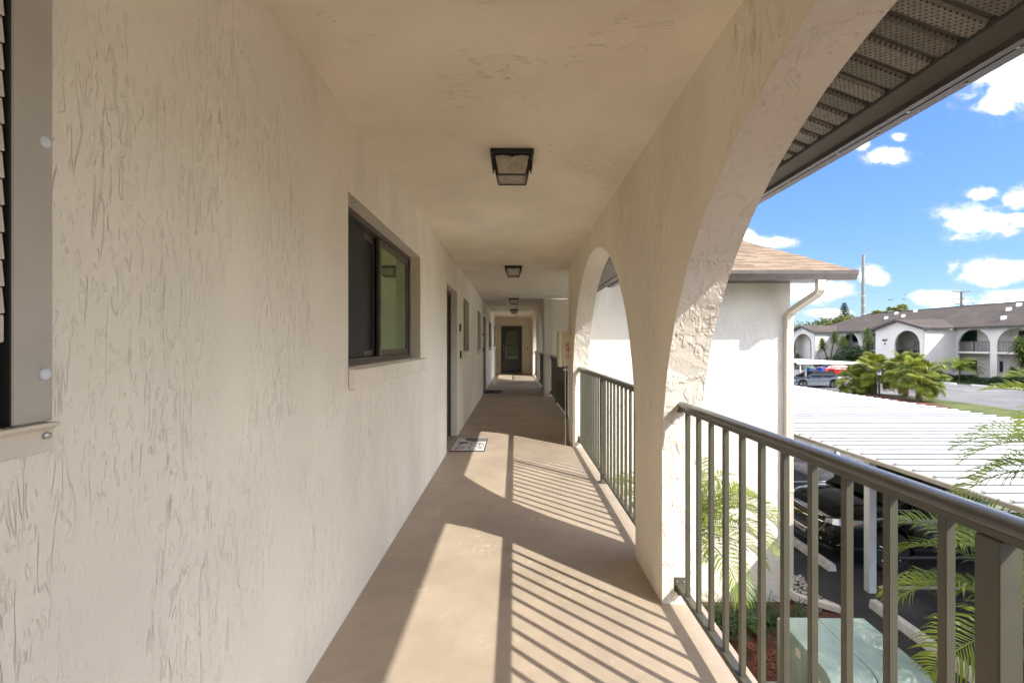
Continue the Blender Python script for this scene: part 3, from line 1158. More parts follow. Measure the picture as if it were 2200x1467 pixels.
def spout_prof(w=0.052, d=0.038):
    p = []
    for sgn, n_ in ((1, 1),):
        pass
    xs = [-w, -w * .6, -w * .55, -w * .2, -w * .15, w * .15, w * .2, w * .55, w * .6, w]
    for i, x in enumerate(xs):
        p.append((x, -d + (0.005 if i in (2, 3, 6, 7) else 0)))
    for i, x in enumerate(reversed(xs)):
        p.append((x, d - (0.005 if i in (2, 3, 6, 7) else 0)))
    return p


ds = MB()
sx_ = 4.13
path = [(sx_ + .055, WE_Y + .075, 2.19), (sx_ + .055, WE_Y + .075, 2.06), (sx_ + .05, WE_Y + .10, 2.02), (sx_ + .01, 6.79, 1.80), (sx_, 6.845, 1.755), (sx_, 6.852, 0.2), (sx_, 6.852, G + .30), (sx_ + .03, 6.83, G + .20),
        (sx_ + .12, 6.80, G + .15), (sx_ + .60, 6.62, G + .085)]
rings = []
prof = spout_prof()
for i, p in enumerate(path):
    p = Vector(p)
    a = Vector(path[max(0, i - 1)])
    b = Vector(path[min(len(path) - 1, i + 1)])
    if 0 < i < len(path) - 1:
        t = ((p - a).normalized() + (b - p).normalized()).normalized()
    else:
        t = (b - a).normalized()
    s = Vector((1, 0, 0)) if i < 7 else Vector((0.33, 0.94, 0))
    s = (s - t * s.dot(t)).normalized()
    u = t.cross(s)
    rings.append([p + s * q[0] + u * q[1] for q in prof])
n_ = len(prof)
ds.add([v for r_ in rings for v in r_], [(i * n_ + j, i * n_ + (j + 1) % n_, (i + 1) * n_ + (j + 1) % n_, (i + 1) * n_ + j) for i in range(len(rings) - 1) for j in range(n_)] + [tuple(range(n_))])
ds.build('downspout', M['gutter_white'], bld)
for zz in (1.70, 0.9, -0.9):
    MB().box(sx_ - .058, sx_ + .058, 6.806, 6.899, zz, zz + .03).build('downspout_strap', M['gutter_white'], bld, bevel=0.003)

# ---- windows of the inner wall
FX = XL - 0.085


def window(y0, y1, z0, z1, sill_n=True, big=False):
    w = MB()
    f = 0.035
    w.box(FX - 0.09, FX, y0 + .001, y0 + f, z0 + .001, z1 - .001)
    w.box(FX - 0.09, FX, y1 - f, y1 - .001, z0 + .001, z1 - .001)
    w.box(FX - 0.09, FX, y0 + f, y1 - f, z1 - f, z1 - .001)
    w.box(FX - 0.09, FX + .012, y0 + f, y1 - f, z0 + .001, z0 + f)
    w.box(FX - 0.02, FX + .006, y0 + f, y1 - f, z0 + f, z0 + f + .012)
    win = w.build('window', M['bronze_aluminium'], bld, bevel=0.002)
    ym = (y0 + y1) / 2 + 0.01
    s = 0.042
    # sliding sash nearer the viewer sits deeper and is covered by a screen; the other one is proud
    for (a, b, x, nm) in ((y0 + f, ym + .02, FX - .062, 'screen'), (ym - .02, y1 - f, FX - .022, 'pane')):
        sm = MB()
        sm.box(x - .012, x + .012, a, a + s, z0 + f + .012, z1 - f)
        sm.box(x - .012, x + .012, b - s, b, z0 + f + .012, z1 - f)
        sm.box(x - .012, x + .012, a + s, b - s, z1 - f - s, z1 - f)
        sm.box(x - .012, x + .012, a + s, b - s, z0 + f + .012, z0 + f + .012 + s)
        sm.build('sash', M['bronze_aluminium'], win, bevel=0.002)
        pn = MB().box(x - .004, x + .002, a + s, b - s, z0 + f + .012 + s, z1 - f - s)
        pn.build(nm, M['insect_screen'] if nm == 'screen' else M['window_glass'], win)
    if big:
        MB().box(FX - .045, FX - .030, y0 + f, y0 + f + .55, z0 + f + .012, z1 - f).build('inner_screen_frame', M['insect_screen'], win)
    MB().box(XL - .084, XL - .001, y0 + .002, y1 - .002, z0 + .001, z0 + .010).build('sill_back', M['stucco_rough'], win)
    MB().box(XL + .0005, XL + .046, y0 - .004, y1 + (0.07 if big else .05), z0 - .098, z0 + .004).build('sill', M['stucco_pale'], win, bevel=0.009, seg=2)
    return win


window(*OPEN[1], big=True)
for o_ in (OPEN[3], OPEN[4], OPEN[6], OPEN[7]):
    window(*o_)


def side_door(y0, y1, z1):
    d = MB().box(FX - .08, FX - .03, y0 + .045, y1 - .045, 0.02, z1 - .045)
    door = d.build('door', M['bronze_door'], bld, bevel=0.003)
    fr = MB()
    fr.box(FX - .09, FX, y0 + .001, y0 + .045, 0.0, z1 - .001)
    fr.box(FX - .09, FX, y1 - .045, y1 - .001, 0.0, z1 - .001)
    fr.box(FX - .09, FX, y0 + .045, y1 - .045, z1 - .045, z1 - .001)
    fr.build('door_frame', M['bronze_aluminium'], door, bevel=0.002)
    MB().box(FX - .1, XL - .002, y0 + .001, y1 - .001, -0.01, 0.018).build('threshold', M['floor_paint'], door)
    k_ = MB().lathe([(0.012, 0), (0.012, .04), (0.027, .05), (0.027, .075), (.015, .085)], (FX - .03, y0 + .11, 1.0), 'x', 16)
    k_.build('door_handle', M['screw_steel'], door, smooth=40)
    return door


side_door(*[OPEN[2][i] for i in (0, 1, 3)])
side_door(*[OPEN[5][i] for i in (0, 1, 3)])

# ---- end door with a half-light storm door
DX0, DX1 = -0.585, 0.335
ed = MB().box(DX0 + .045, DX1 - .045, YE - .035, YE - .002, 0.02, 2.00)
edoor = ed.build('end_door', M['door_steel'], bld, bevel=0.003)
fr = MB()
fr.box(DX0, DX0 + .045, YE - .05, YE - .001, 0, 2.09)
fr.box(DX1 - .045, DX1, YE - .05, YE - .001, 0, 2.09)
fr.box(DX0 + .045, DX1 - .045, YE - .05, YE - .001, 2.005, 2.09)
fr.build('door_frame', M['bronze_door'], edoor, bevel=0.003)
MB().box(DX0 + .17, DX1 - .17, YE - .042, YE - .036, 0.64, 1.21).build('pane', M['door_glass'], edoor)
MB().box(DX0 + .20, DX1 - .20, YE - .042, YE - .036, 1.27, 1.84).build('pane', M['door_glass'], edoor)
fr = MB()
for (a, b, c, d) in ((DX0 + .13, DX1 - .13, .60, .64), (DX0 + .13, DX1 - .13, 1.21, 1.27), (DX0 + .13, DX1 - .13, 1.84, 1.88), (DX0 + .13, DX0 + .17, .64, 1.21), (DX1 - .17, DX1 - .13, .64, 1.21),
                     (DX0 + .16, DX0 + .20, 1.27, 1.84), (DX1 - .20, DX1 - .16, 1.27, 1.84)):
    fr.box(a, b, YE - .048, YE - .0355, c, d)
fr.build('pane_frame', M['door_steel'], edoor, bevel=0.003)
MB().lathe([(0.012, 0), (0.012, -.04), (0.028, -.05), (0.028, -.075), (.015, -.085)], (DX0 + .10, YE - .036, 1.05), 'y', 16).build('door_handle', M['screw_steel'], edoor, smooth=40)
MB().lathe([(0.03, 0), (0.03, -.02), (0.02, -.03)], (DX0 + .10, YE - .036, 1.22), 'y', 16).build('dead_bolt', M['screw_steel'], edoor, smooth=40)
MB().box(0.57, 0.61, YE - .025, YE - .001, 1.06, 1.15).build('doorbell', M['black_metal'], bld, bevel=0.003)

# small fittings on the inner wall
for (y, z, h_, w_) in ((6.72, 1.50, .035, .02), (6.72, 1.56, .025, .02), (6.80, 1.10, .055, .028), (11.75, 1.10, .05, .03), (11.75, 1.52, .03, .03)):
    MB().box(XL + .001, XL + .022, y, y + w_ * 2, z, z + h_ * 2).build('doorbell' if z < 1.2 else 'unit_number', M['black_metal'], bld, bevel=0.003)

# ================================================================== LOUVRED SHUTTER beside the camera
sh = thing('louvered_shutter', 'grey metal-framed louvered window shutter with white screw caps beside the viewer', 'shutter', (XL, 0.74, 1.18))
fr = MB()
fr.box(XL + .003, XL + .014, .7245, .789, 1.188, 2.36)
fr.build('side_frame', M['shutter_grey'], sh, bevel=0.002)
fr = MB()
fr.box(XL - .10, XL + .0125, .7215, .7242, 1.188, 2.36)
fr.build('frame_return', M['rubber_black'], sh)
for z in (1.268, 1.662, 2.06):
    MB().lathe([(0.0098, 0), (0.0098, .002), (0.0075, .0045), (.002, .0055)], (XL + .0142, .7735, z), 'x', 24).build('screw_cap', M['cap_white'], sh, smooth=50)
for i in range(26):
    z = 1.388 + i * 0.0425
    m_ = MB()
    m_.obox((XL + .006, .22, z), (0.003, 0, 0.0), (0, .4975, 0), (-.002, 0, .0206))
    m_.build('slat', M['shutter_slat'], sh, bevel=0.0015)
MB().box(XL - .004, XL + .010, -.2, .7175, 1.322, 1.3655).build('bottom_slat', M['shutter_slat'], sh, bevel=0.002)
MB().box(XL - .02, XL + .004, -.3, .709, 1.19, 1.33).build('weathered_jamb', M['wood_old'], sh)
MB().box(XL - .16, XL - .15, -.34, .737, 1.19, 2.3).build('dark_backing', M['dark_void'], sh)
m_ = MB().prism([(XL + .002, 1.135), (XL + .012, 1.135), (XL + .012, 1.172), (XL + .024, 1.180), (XL + .024, 1.1855), (XL + .002, 1.1855)], 'y', -.4, .792)
m_.build('bottom_trim', M['trim_cream'], sh, bevel=0.0015)
MB().lathe([(0.006, 0), (0.006, .004), (0.003, .006)], (XL + .0125, .778, 1.163), 'x', 12).build('bolt', M['screw_steel'], sh, smooth=40)

# ================================================================== RAILINGS
RXC = 0.84
TOPPROF = [(-.023, 0.0), (-.026, 0.008), (-.023, 0.017), (-.015, 0.0235), (-.005, 0.026), (.005, 0.026), (.015, 0.0235), (.023, 0.017), (.026, 0.008), (.023, 0.0)]


def railing(label, y0, y1, xc=RXC, balusters=None, posts=(), brackets=(True, True), group='walkway railings'):
    r = thing('balcony_railing', label, 'railing', (xc, (y0 + y1) / 2, 0), 0, group)
    t = MB().prism([(xc + a, 1.004 + b) for a, b in TOPPROF], 'y', y0 + .004, y1 - .004)
    t.build('top_rail', M['rail_top_paint'], r, smooth=50)
    MB().box(xc - .019, xc + .019, y0 + .004, y1 - .004, 0.986, 1.0035).build('rail_channel', M['rail_paint'], r, bevel=0.002)
    MB().box(xc - .019, xc + .019, y0 + .004, y1 - .004, 0.075, 0.10).build('bottom_rail', M['rail_paint'], r, bevel=0.002)
    bm_ = MB().box(-.0098, .0098, -.0098, .0098, 0.1005, 0.9855).mesh('baluster', bevel=0.0015)
    bm_.materials.append(M['rail_paint'])
    for y_ in balusters:
        o = link('baluster', bm_, r)
        o.location = (0, y_ - (y0 + y1) / 2, 0)
    for y_ in posts:
        MB().box(xc - .0215, xc + .0215, y_ - .0215, y_ + .0215, 0.002, 0.9855).build('post', M['rail_paint'], r, bevel=0.0025)
        MB().box(xc - .035, xc + .035, y_ - .035, y_ + .035, 0.0, 0.010).build('post_foot', M['rail_paint'], r, bevel=0.002)
    for yy, s_, on in ((y0, 1, brackets[0]), (y1, -1, brackets[1])):
        if not on:
            continue
        for z in (0.945, 0.062):
            b_ = MB()
            b_.box(xc - .028, xc + .028, yy, yy + s_ * .005, z, z + .075) if s_ > 0 else b_.box(xc - .028, xc + .028, yy - .005, yy, z, z + .075)
            b_.box(xc - .026, xc + .026, min(yy, yy + s_ * .05), max(yy, yy + s_ * .05), z + (.035 if z > .5 else .008), z + (.0378 if z > .5 else .0125))
            br = b_.build('bracket', M['rail_paint'], r, bevel=0.001)
            for dx in (-.017, .017):
                MB().lathe([(0.005, 0), (0.005, s_ * .003), (.002, s_ * .004)], (xc + dx, yy + s_ * .0052, z + .055), 'y', 8).build('screw', M['screw_steel'], br)
    return r


bal1 = [.885 + .132 * k for k in range(11)] + [.695 - .132 * k for k in range(11)]
railing('bronze metal railing in the nearest arch, reaching out of the picture at right', -.69, 2.31, balusters=bal1, posts=(.79,))
bal2 = [4.42 + .132 * k for k in range(11)] + [4.22 - .132 * k for k in range(11)]
railing('bronze metal railing in the second arch, beside the fire cabinet', 2.82, 5.82, balusters=bal2, posts=(4.32,))
bal3 = [8.16 + .115 * k for k in range(28)]
railing('dark railing at the stair landing behind the fire cabinet', 8.05, 11.4, xc=0.925, balusters=bal3, posts=(8.09, 10.2), brackets=(False, True))
bal4 = [11.96 + .132 * k for k in range(22)]
railing('railing in the first arch beyond the stair landing', 11.9, 14.9, balusters=bal4, posts=(13.4,))
bal5 = [15.46 + .132 * k for k in range(22)]
railing('farthest railing, in the last arch before the end door', 15.4, 18.4, balusters=bal5, posts=(16.9,))
bal6 = [-4.14 + .132 * k for k in range(22)]

# ================================================================== CEILING LIGHTS


def ceiling_light(y, label):
    t = thing('ceiling_light', label, 'light', (-0.013, y, H), 0, 'square black ceiling lights along the corridor')
    x = -0.013
    a, b, zt, zb = .105, .083, H - .028, H - .138
    cn = MB().box(x - .125, x + .125, y - .125, y + .125, H - .028, H - .001)
    cn.build('canopy', M['black_metal'], t, bevel=0.003)
    # scalloped skirt on each side
    sk = MB()
    n = 24
    for (ox, oy) in ((1, 0), (0, 1), (-1, 0), (0, -1)):
        for i in range(n):
            vv = []
            for j in (i, i + 1):
                s = -1 + 2 * j / n
                dz = 0.006 + 0.006 * abs(math.cos(s * math.pi * 1.0)) ** 1.5 + (0.007 * max(0, 1 - abs(s) * 7))
                q = .112
                if ox:
                    vv += [(x + ox * q, y + s * q, H - .027), (x + ox * q, y + s * q, H - .030 - dz)]
                else:
                    vv += [(x + s * q, y + oy * q, H - .027), (x + s * q, y + oy * q, H - .030 - dz)]
            sk.add([vv[0], vv[1], vv[3], vv[2]], [(0, 1, 2, 3)])
    sk.build('skirt', M['black_metal'], t)
    fr = MB()
    top = [(x - a, y - a, zt), (x + a, y - a, zt), (x + a, y + a, zt), (x - a, y + a, zt)]
    bot = [(x - b, y - b, zb), (x + b, y - b, zb), (x + b, y + b, zb), (x - b, y + b, zb)]
    for i in range(4):
        fr.tube([top[i], bot[i]], 0.0062, 4)
        fr.tube([bot[i], bot[(i + 1) % 4]], 0.0058, 4)
    fr.build('cage', M['black_metal'], t)
    for i in range(4):
        j = (i + 1) % 4
        g4 = MB().add([top[i], top[j], bot[j], bot[i]], [(0, 1, 2, 3)])
        g4.build('glass_pane', M['lamp_glass'], t)
    MB().add([(p[0], p[1], p[2] + .001) for p in bot], [(0, 1, 2, 3)]).build('glass_pane', M['lamp_glass'], t)
    for s in (-1, 1):
        MB().box(x + s * .113 - .004, x + s * .113 + .004, y - .008, y + .008, H - .10, H - .028).build('latch', M['black_metal'], t, bevel=0.001)
        MB().lathe([(.004, -.004), (.006, 0), (.004, .004)], (x + s * .119, y, H - .072), 'x', 10).build('thumb_screw', M['screw_steel'], t)
    return t


ceiling_light(2.73, 'nearest black square ceiling light, the largest in view')
ceiling_light(6.66, 'second black square ceiling light along the corridor')
ceiling_light(11.35, 'third black square ceiling light, above the stair landing end')
ceiling_light(14.95, 'farthest black square ceiling light, nearest the end door')

# ================================================================== DOORMATS
dm = thing('doormat', 'white, grey and pink printed doormat at the nearest door', 'doormat', (-0.58, 5.92, 0))
x0, x1, y0, y1 = -0.795, -0.365, 5.56, 6.30
MB().box(x0, x1, y0, y1, 0.001, 0.011).build('rubber_base', M['rubber_black'], dm, bevel=0.002)
MB().box(x0 + .008, x1 - .012, y0 + .010, y1 - .012, 0.0112, 0.015).build('pile', M['mat_white'], dm, bevel=0.001)


def curve_band(pts, w):
    m = MB()
    for i in range(len(pts) - 1):
        a, b = Vector((*pts[i], 0.0163)), Vector((*pts[i + 1], 0.0163))
        t = (b - a).normalized()
        s = Vector((-t.y, t.x, 0)) * w
        m.add([a - s, b - s, b + s, a + s], [(0, 1, 2, 3)])
    return m


def mp(u, v):
    return (x0 + u * (x1 - x0), y0 + v * (y1 - y0))


MB().prism([mp(.28, .98), mp(.97, .97), mp(.97, .70), mp(.70, .66), mp(.50, .70), mp(.30, .82)], 'z', 0.0150, 0.0160).build('print', M['grey_print'], dm)
MB().prism([mp(.12, .66), mp(.45, .66), mp(.42, .55), mp(.24, .48), mp(.15, .56)], 'z', 0.0150, 0.0160).build('print', M['grey_print'], dm)
MB().prism([mp(.03, .03), mp(.36, .03), mp(.42, .16), mp(.10, .22)], 'z', 0.0150, 0.0158).build('print', M['pink_print'], dm)
m_ = MB()
for (cx, cy2, rx, ry, t0, t1) in ((.38, .40, .20, .18, 0, 300), (.66, .20, .14, .14, 40, 350), (.58, .42, .22, .16, -60, 120), (.28, .12, .12, .16, 20, 200), (.74, .52, .05, .05, 0, 360)):
    pts = [mp(cx + rx * math.cos(R(t0 + (t1 - t0) * i / 16)), cy2 + ry * math.sin(R(t0 + (t1 - t0) * i / 16))) for i in range(17)]
    cb = curve_band(pts, .006)
    m_.add(cb.v, cb.f)
m_.build('print', M['black_print'], dm)
place_text('lettering', 'WELCOME', 0.105, M['grey_print'], dm, (*mp(.88, .36), 0.0160), (0, 1, 0), (-1, 0, 0), 0.0004, sx=0.72)

d2 = thing('doormat', 'dark grey doormat with a framed rectangle at the second door', 'doormat', (-0.55, 12.4, 0))
MB().box(-.80, -.34, 12.02, 12.78, 0.001, 0.012).build('rubber_base', M['mat_grey'], d2, bevel=0.002)
m_ = MB()
for (a, b, c, d) in ((-.66, -.48, 12.16, 12.20), (-.66, -.48, 12.6, 12.64), (-.66, -.64, 12.20, 12.6), (-.50, -.48, 12.20, 12.6)):
    m_.box(a, b, c, d, 0.0115, 0.014)
m_.build('border', M['rubber_black'], d2)
d3 = thing('doormat', 'brown doormat in front of the dark end door', 'doormat', (-0.12, 19.5, 0))
MB().box(-.60, .33, 19.15, 19.85, 0.001, 0.013).build('pile', M['mat_brown'], d3, bevel=0.003)
MB().box(-.63, .36, 19.12, 19.88, 0.0006, 0.006).build('rubber_base', M['rubber_black'], d3, bevel=0.002)

# fallen leaf
lf = MB()
lf.add([(-.052, 2.915, .004), (-.044, 2.935, .012), (-.030, 2.940, .004), (-.040, 2.918, .003), (-.022, 2.926, .014), (-.015, 2.945, .006)], [(0, 3, 1), (3, 2, 1), (3, 4, 2), (4, 5, 2)])
solo('fallen_leaf', lf, M['leaf_yellow'], 'small curled yellow leaf lying on the walkway floor', 'leaf', (-.04, 2.92, .002), fixn=False)

# ================================================================== FIRE EXTINGUISHER CABINET
fc = thing('fire_cabinet', 'cream wall cabinet with a red FIRE extinguisher sticker on its side', 'fire cabinet', (XR, 6.02, 1.0))
cy0, cy1, cz0, cz1 = 5.93, 6.17, 1.02, 1.478
MB().box(XR - .125, XR + .012, cy0, cy1, cz0 + .004, cz1 - .004).build('case', M['cabinet_plastic'], fc, bevel=0.008, seg=2)
MB().box(XR - .172, XR - .1255, cy0 - .012, cy1 + .012, cz0 - .006, cz1 + .008).build('lid', M['cabinet_edge'], fc, bevel=0.012, seg=3)
ex = MB()
cx, cw = XR - .052, .0165
prof2 = [(cx - cw, 1.142), (cx - cw + .004, 1.136), (cx + cw - .004, 1.136), (cx + cw, 1.142), (cx + cw, 1.292), (cx + cw * .6, 1.306), (cx + cw * .3, 1.312), (cx - cw * .3, 1.312), (cx - cw * .6, 1.306), (cx - cw, 1.292)]
ex.prism(prof2, 'y', cy0 - .0012, cy0 - .0004)
stk = ex.build('sticker', M['red_sticker'], fc)
hs = MB()
hs.tube([(cx, cy0 - .001, 1.315), (cx - .012, cy0 - .001, 1.328), (cx - .026, cy0 - .001, 1.322), (cx - .029, cy0 - .001, 1.30), (cx - .029, cy0 - .001, 1.19)], 0.0026, 5)
hs.tube([(cx - .004, cy0 - .001, 1.316), (cx + .022, cy0 - .001, 1.340)], 0.0026, 5)
hs.tube([(cx - .004, cy0 - .001, 1.322), (cx + .026, cy0 - .001, 1.322)], 0.0024, 5)
hs.build('hose_print', M['black_print'], stk)
for i, ch in enumerate('FIRE'):
    place_text('letter', ch, 0.046, M['white_print'], stk, (cx, cy0 - .0020, 1.272 - i * 0.037), (1, 0, 0), (0, 0, 1), 0.0004, bold=0.0012, sx=0.95)
cd = thing('hanging_cord', 'thin white cord hanging from the fire cabinet down to the floor', 'cord', (XR - .088, 5.90, 0.0))
MB().tube([(XR - .088, 5.905, 1.12), (XR - .088, 5.905, 0.30), (XR - .088, 5.905, 0.002)], 0.0042, 6).build('line', M['white_print'], cd)
MB().tube([(XR - .116, 5.905, .982), (XR - .060, 5.905, .982)], 0.0085, 8).build('handle', M['white_print'], cd)

# ================================================================== CARPORTS


def carport(label, x0, x1, y0, y1, zr, posts, beams, n_parts=60):
    t = thing('carport', label, 'carport', ((x0 + x1) / 2, (y0 + y1) / 2, G))
    pitch = 0.2915
    m_ = MB()
    m_.prism([(0.0, 0.0), (0.262, 0.0), (0.262, 0.030), (0.228, 0.030), (0.228, 0.036), (0.290, 0.036), (0.2905, 0.0), (0.2905, -.003), (0.0, -.003)], 'x', x0, x1)
    m2 = MB()
    m2.add([(p[0] - (x0 + x1) / 2, p[1], p[2]) for p in m_.v], m_.f)
    pme_ = m2.mesh('roof_panel', fixn=True)
    pme_.materials.append(M['white_metal'])
    sm_ = MB().box(-(x1 - x0) / 2, (x1 - x0) / 2, 0.2596, 0.2616, 0.001, 0.0295).mesh('seam')  # grey strip that paints the shade on the rib web under its lip
    sm_.materials.append(M['rib_shade_grey'])
    n = int((y1 - y0) / pitch)
    for i in range(n):
        o = link('roof_panel', pme_, t)
        o.location = (0, y0 + i * pitch - (y0 + y1) / 2, zr - G - 0.0006 * (i % 2))
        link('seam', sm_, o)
    # edge trim along both long sides, fascia at both ends
    for nm, xa, xb in (('edge_trim', x0 - .004, x0 - .001), ('edge_trim', x1 + .001, x1 + .012)):
        MB().box(xa, xb, y0, y1, zr - .02, zr - .004).build(nm, M['white_metal'], t)
    for (ya, yb) in ((y0 - .03, y0 - .004), (y1 + .004, y1 + .03)):
        MB().box(x0, x1, ya, yb, zr - .13, zr + .05).build('fascia', M['white_metal'], t, bevel=0.004)
    for xb in beams:
        MB().box(xb - .05, xb + .05, y0 + .02, y1 - .02, zr - .165, zr - .006).build('beam', M['beam_beige'], t, bevel=0.003)
    pm = MB().box(-.058, .058, -.058, .058, 0.0, zr - .166 - G).mesh('post', bevel=0.004)
    pm.materials.append(M['white_post'])
    for (x, y) in posts:
        o = link('post', pm, t)
        o.location = (x - (x0 + x1) / 2, y - (y0 + y1) / 2, 0)
    return t


carport('long white ribbed metal carport roof just below the railing', 5.12, 10.8, 1.5, 24.5, -0.32,
        [(5.66, y) for y in (1.9, 7.24, 12.9, 18.4, 24.0)] + [(10.35, y) for y in (3.6, 9.1, 14.6, 20.2, 24.0)], (5.45, 10.5))
carport('distant white flat carport over the silver car', 24.2, 30.0, 39.0, 62.0, -0.32,
        [(26.0, y) for y in (40.6, 47, 53, 60)] + [(29.5, y) for y in (39.6, 47, 53, 60)], (26.0, 29.5))

# ================================================================== WHEEL STOPS


def wheel_stop(label, x, ya, yb, w=0.15, h=0.13, lean=0.0):
    m_ = MB()
    m_.prism([(x - w / 2, G + .0045), (x + w / 2, G + .0045), (x + w / 2 - .025, G + h), (x - w / 2 + .025, G + h)], 'y', ya, yb)
    solo('wheel_stop', m_, M['concrete_white'], label, 'wheel stop', (x, (ya + yb) / 2, G + .0045), 'concrete wheel stops', bevel=0.012, seg=2)


wheel_stop('white concrete wheel stop in front of the black car', 5.50, 7.86, 9.70)
wheel_stop('white concrete wheel stop behind the green transformer box, no car at it', 5.36, 5.0, 6.80)
wheel_stop('far white wheel stop right beside the fan palms, leftmost of three', 42.4, 43.7, 45.7, .2, .16)
wheel_stop('far white wheel stop in front of the hedge, middle of three', 42.5, 40.2, 42.3, .2, .16)
wheel_stop('far white wheel stop at the right picture edge', 42.6, 37.3, 39.4, .2, .16)
wheel_stop('far white wheel stop beyond the silver car, left of the red car', 42.2, 58.6, 60.6, .2, .16)

# ================================================================== CARS


def interp(tab, x):
    """tab = [(x, a, b, ..)] sorted by x"""
    if x <= tab[0][0]:
        return tab[0][1:]
    for p, q_ in zip(tab[:-1], tab[1:]):
        if x <= q_[0]:
            t = (x - p[0]) / (q_[0] - p[0])
            t = t * t * (3 - 2 * t) * 0.35 + t * 0.65
            return tuple(a + (b - a) * t for a, b in zip(p[1:], q_[1:]))
    return tab[-1][1:]


def make_car(label, loc, rotz, paint, L, W, tab, glasshouse, wx, wr, hub_z, ride, front, group='parked cars'):
    """local: +x forward. tab: (x, top z of the lower body, half width, bottom z)"""
    t = thing('parked_car', label, 'car', loc, rotz, group)
    xs = sorted(set([tab[0][0] + (tab[-1][0] - tab[0][0]) * i / 64 for i in range(65)] + [w + d for w in wx for d in (-wr - .075, -wr - .05, wr + .05, wr + .075)] + [p[0] for p in tab]))
    ra = wr + .055
    rings = []
    for x in xs:
        zt, hw, zb = interp(tab, x)
        for w in wx:
            if abs(x - w) < ra:
                zb = max(zb, hub_z + math.sqrt(ra * ra - (x - w) ** 2))
        zm = lambda k: zb + (zt - zb) * k
        pts = [(0, zb), (hw * .88, zb), (hw * .965, zb + .02), (hw * .99, zm(.18)), (hw, zm(.42)), (hw * 1.0, zm(.62)), (hw * .985, zm(.80)), (hw * .955, zm(.92)), (hw * .90, zm(.975)), (hw * .70, zm(1.0)), (hw * .35, zm(1.0) + .018), (0, zm(1.0) + .024)]
        full = [(x, p[0], p[1]) for p in pts] + [(x, -p[0], p[1]) for p in reversed(pts[1:-1])]
        rings.append(full)
    n = len(rings[0])
    bm2 = MB()
    bm2.add([p for r_ in rings for p in r_], [(i * n + j, i * n + (j + 1) % n, (i + 1) * n + (j + 1) % n, (i + 1) * n + j) for i in range(len(rings) - 1) for j in range(n)] + [tuple(range(n))[::-1], tuple(range((len(rings) - 1) * n, len(rings) * n))])
    body = bm2.build('body', paint, t, world=False, smooth=42)
    # glasshouse: rows of (x, z, half width) along the roof line, sides lean in
    gx = glasshouse            # dict: base rear/front x, base z rear/front, roof rear/front x, roof z, widths
    bz0, bz1 = gx['bz']
    xb0, xb1 = gx['bx']
    xt0, xt1 = gx['tx']
    zt_, wb, wt = gx['tz'], gx['wb'], gx['wt']
    rows = []
    N = 10
    low = [(xb0 + (xb1 - xb0) * i / N, bz0 + (bz1 - bz0) * i / N) for i in range(N + 1)]
    hi = [(xt0 + (xt1 - xt0) * i / N, zt_ + gx.get('crown', .03) * math.sin(math.pi * (i / N) ** .9) - gx.get('drop', 0) * (1 - i / N) ** 2) for i in range(N + 1)]
    cab = MB()
    rr_ = []
    for (lx, lz), (hx, hz) in zip(low, hi):
        row = [(lx, wb, lz - .03), (lx * .5 + hx * .5, (wb + wt) / 2 + .012, (lz + hz) / 2), (hx, wt, hz - .035), (hx, wt * .88, hz - .006), (hx, wt * .5, hz + .012), (hx, 0, hz + .018)]
        rr_.append(row + [(p[0], -p[1], p[2]) for p in reversed(row[:-1])])
    m = len(rr_[0])
    cab.add([p for r_ in rr_ for p in r_], [(i * m + j, i * m + j + 1, (i + 1) * m + j + 1, (i + 1) * m + j) for i in range(N) for j in range(m - 1)] + [tuple(range(m))[::-1], tuple(range(N * m, N * m + m))])
    cab.build('cabin', paint, t, world=False, smooth=35)

    def side_pt(u, v, s):
        """u 0..1 rear to front, v 0..1 belt to roof, on the side s, a little proud"""
        lx, lz = xb0 + (xb1 - xb0) * u, bz0 + (bz1 - bz0) * u
        hx = xt0 + (xt1 - xt0) * u
        hz = zt_ + gx.get('crown', .03) * math.sin(math.pi * u ** .9) - gx.get('drop', 0) * (1 - u) ** 2
        k = 0.012 * 4 * v * (1 - v)
        return (lx + (hx - lx) * v, s * (wb + (wt - wb) * v + k + .006), lz - .03 + (hz - .035 - lz + .03) * v)
    for s in (1, -1):
        for (u0, u1) in gx['win']:
            wm = MB()
            nn = 6
            vv, ffs = [], []
            for i in range(nn + 1):
                u = u0 + (u1 - u0) * i / nn
                for v in (0.10, 0.36, 0.64, 0.90):
                    # slanted ends follow the pillars
                    vv.append(side_pt(u, v, s))
            for i in range(nn):
                for j in range(3):
                    a = i * 4 + j
                    ffs.append((a, a + 1, a + 5, a + 4))
            wm.add(vv, ffs)
            wm.build('side_window', M['car_glass'], t, world=False, smooth=40)
        tr = MB().tube([side_pt(u / 10, 0.06, s) for u in range(0, 11)], 0.007, 5)
        tr.build('window_trim', M['chrome'] if gx.get('chrome') else M['black_plastic'], t, world=False)
    # windscreen and rear window, a little proud of the cabin ends
    for nm, end, sg in (('windshield', 1, 1), ('rear_window', 0, -1)):
        lx, lz = (xb1, bz1) if end else (xb0, bz0)
        hx = xt1 if end else xt0
        hz = zt_ - (0 if end else gx.get('drop', 0))
        nrm = Vector((hz - lz, 0, -(hx - lx))).normalized() * sg
        if nrm.x * sg < 0:
            nrm = -nrm
        vv, ffs = [], []
        for i in range(7):
            s = -1 + i / 3
            for j in range(4):
                v = 0.05 + .89 * j / 3
                p = Vector((lx + (hx - lx) * v, s * (wb + (wt - wb) * v) * .93, lz - .03 + (hz + .03 - lz) * v)) + nrm * (.012 + .045 * (1 - s * s))
                vv.append(p)
        for i in range(6):
            for j in range(3):
                a = i * 4 + j
                ffs.append((a, a + 1, a + 5, a + 4))
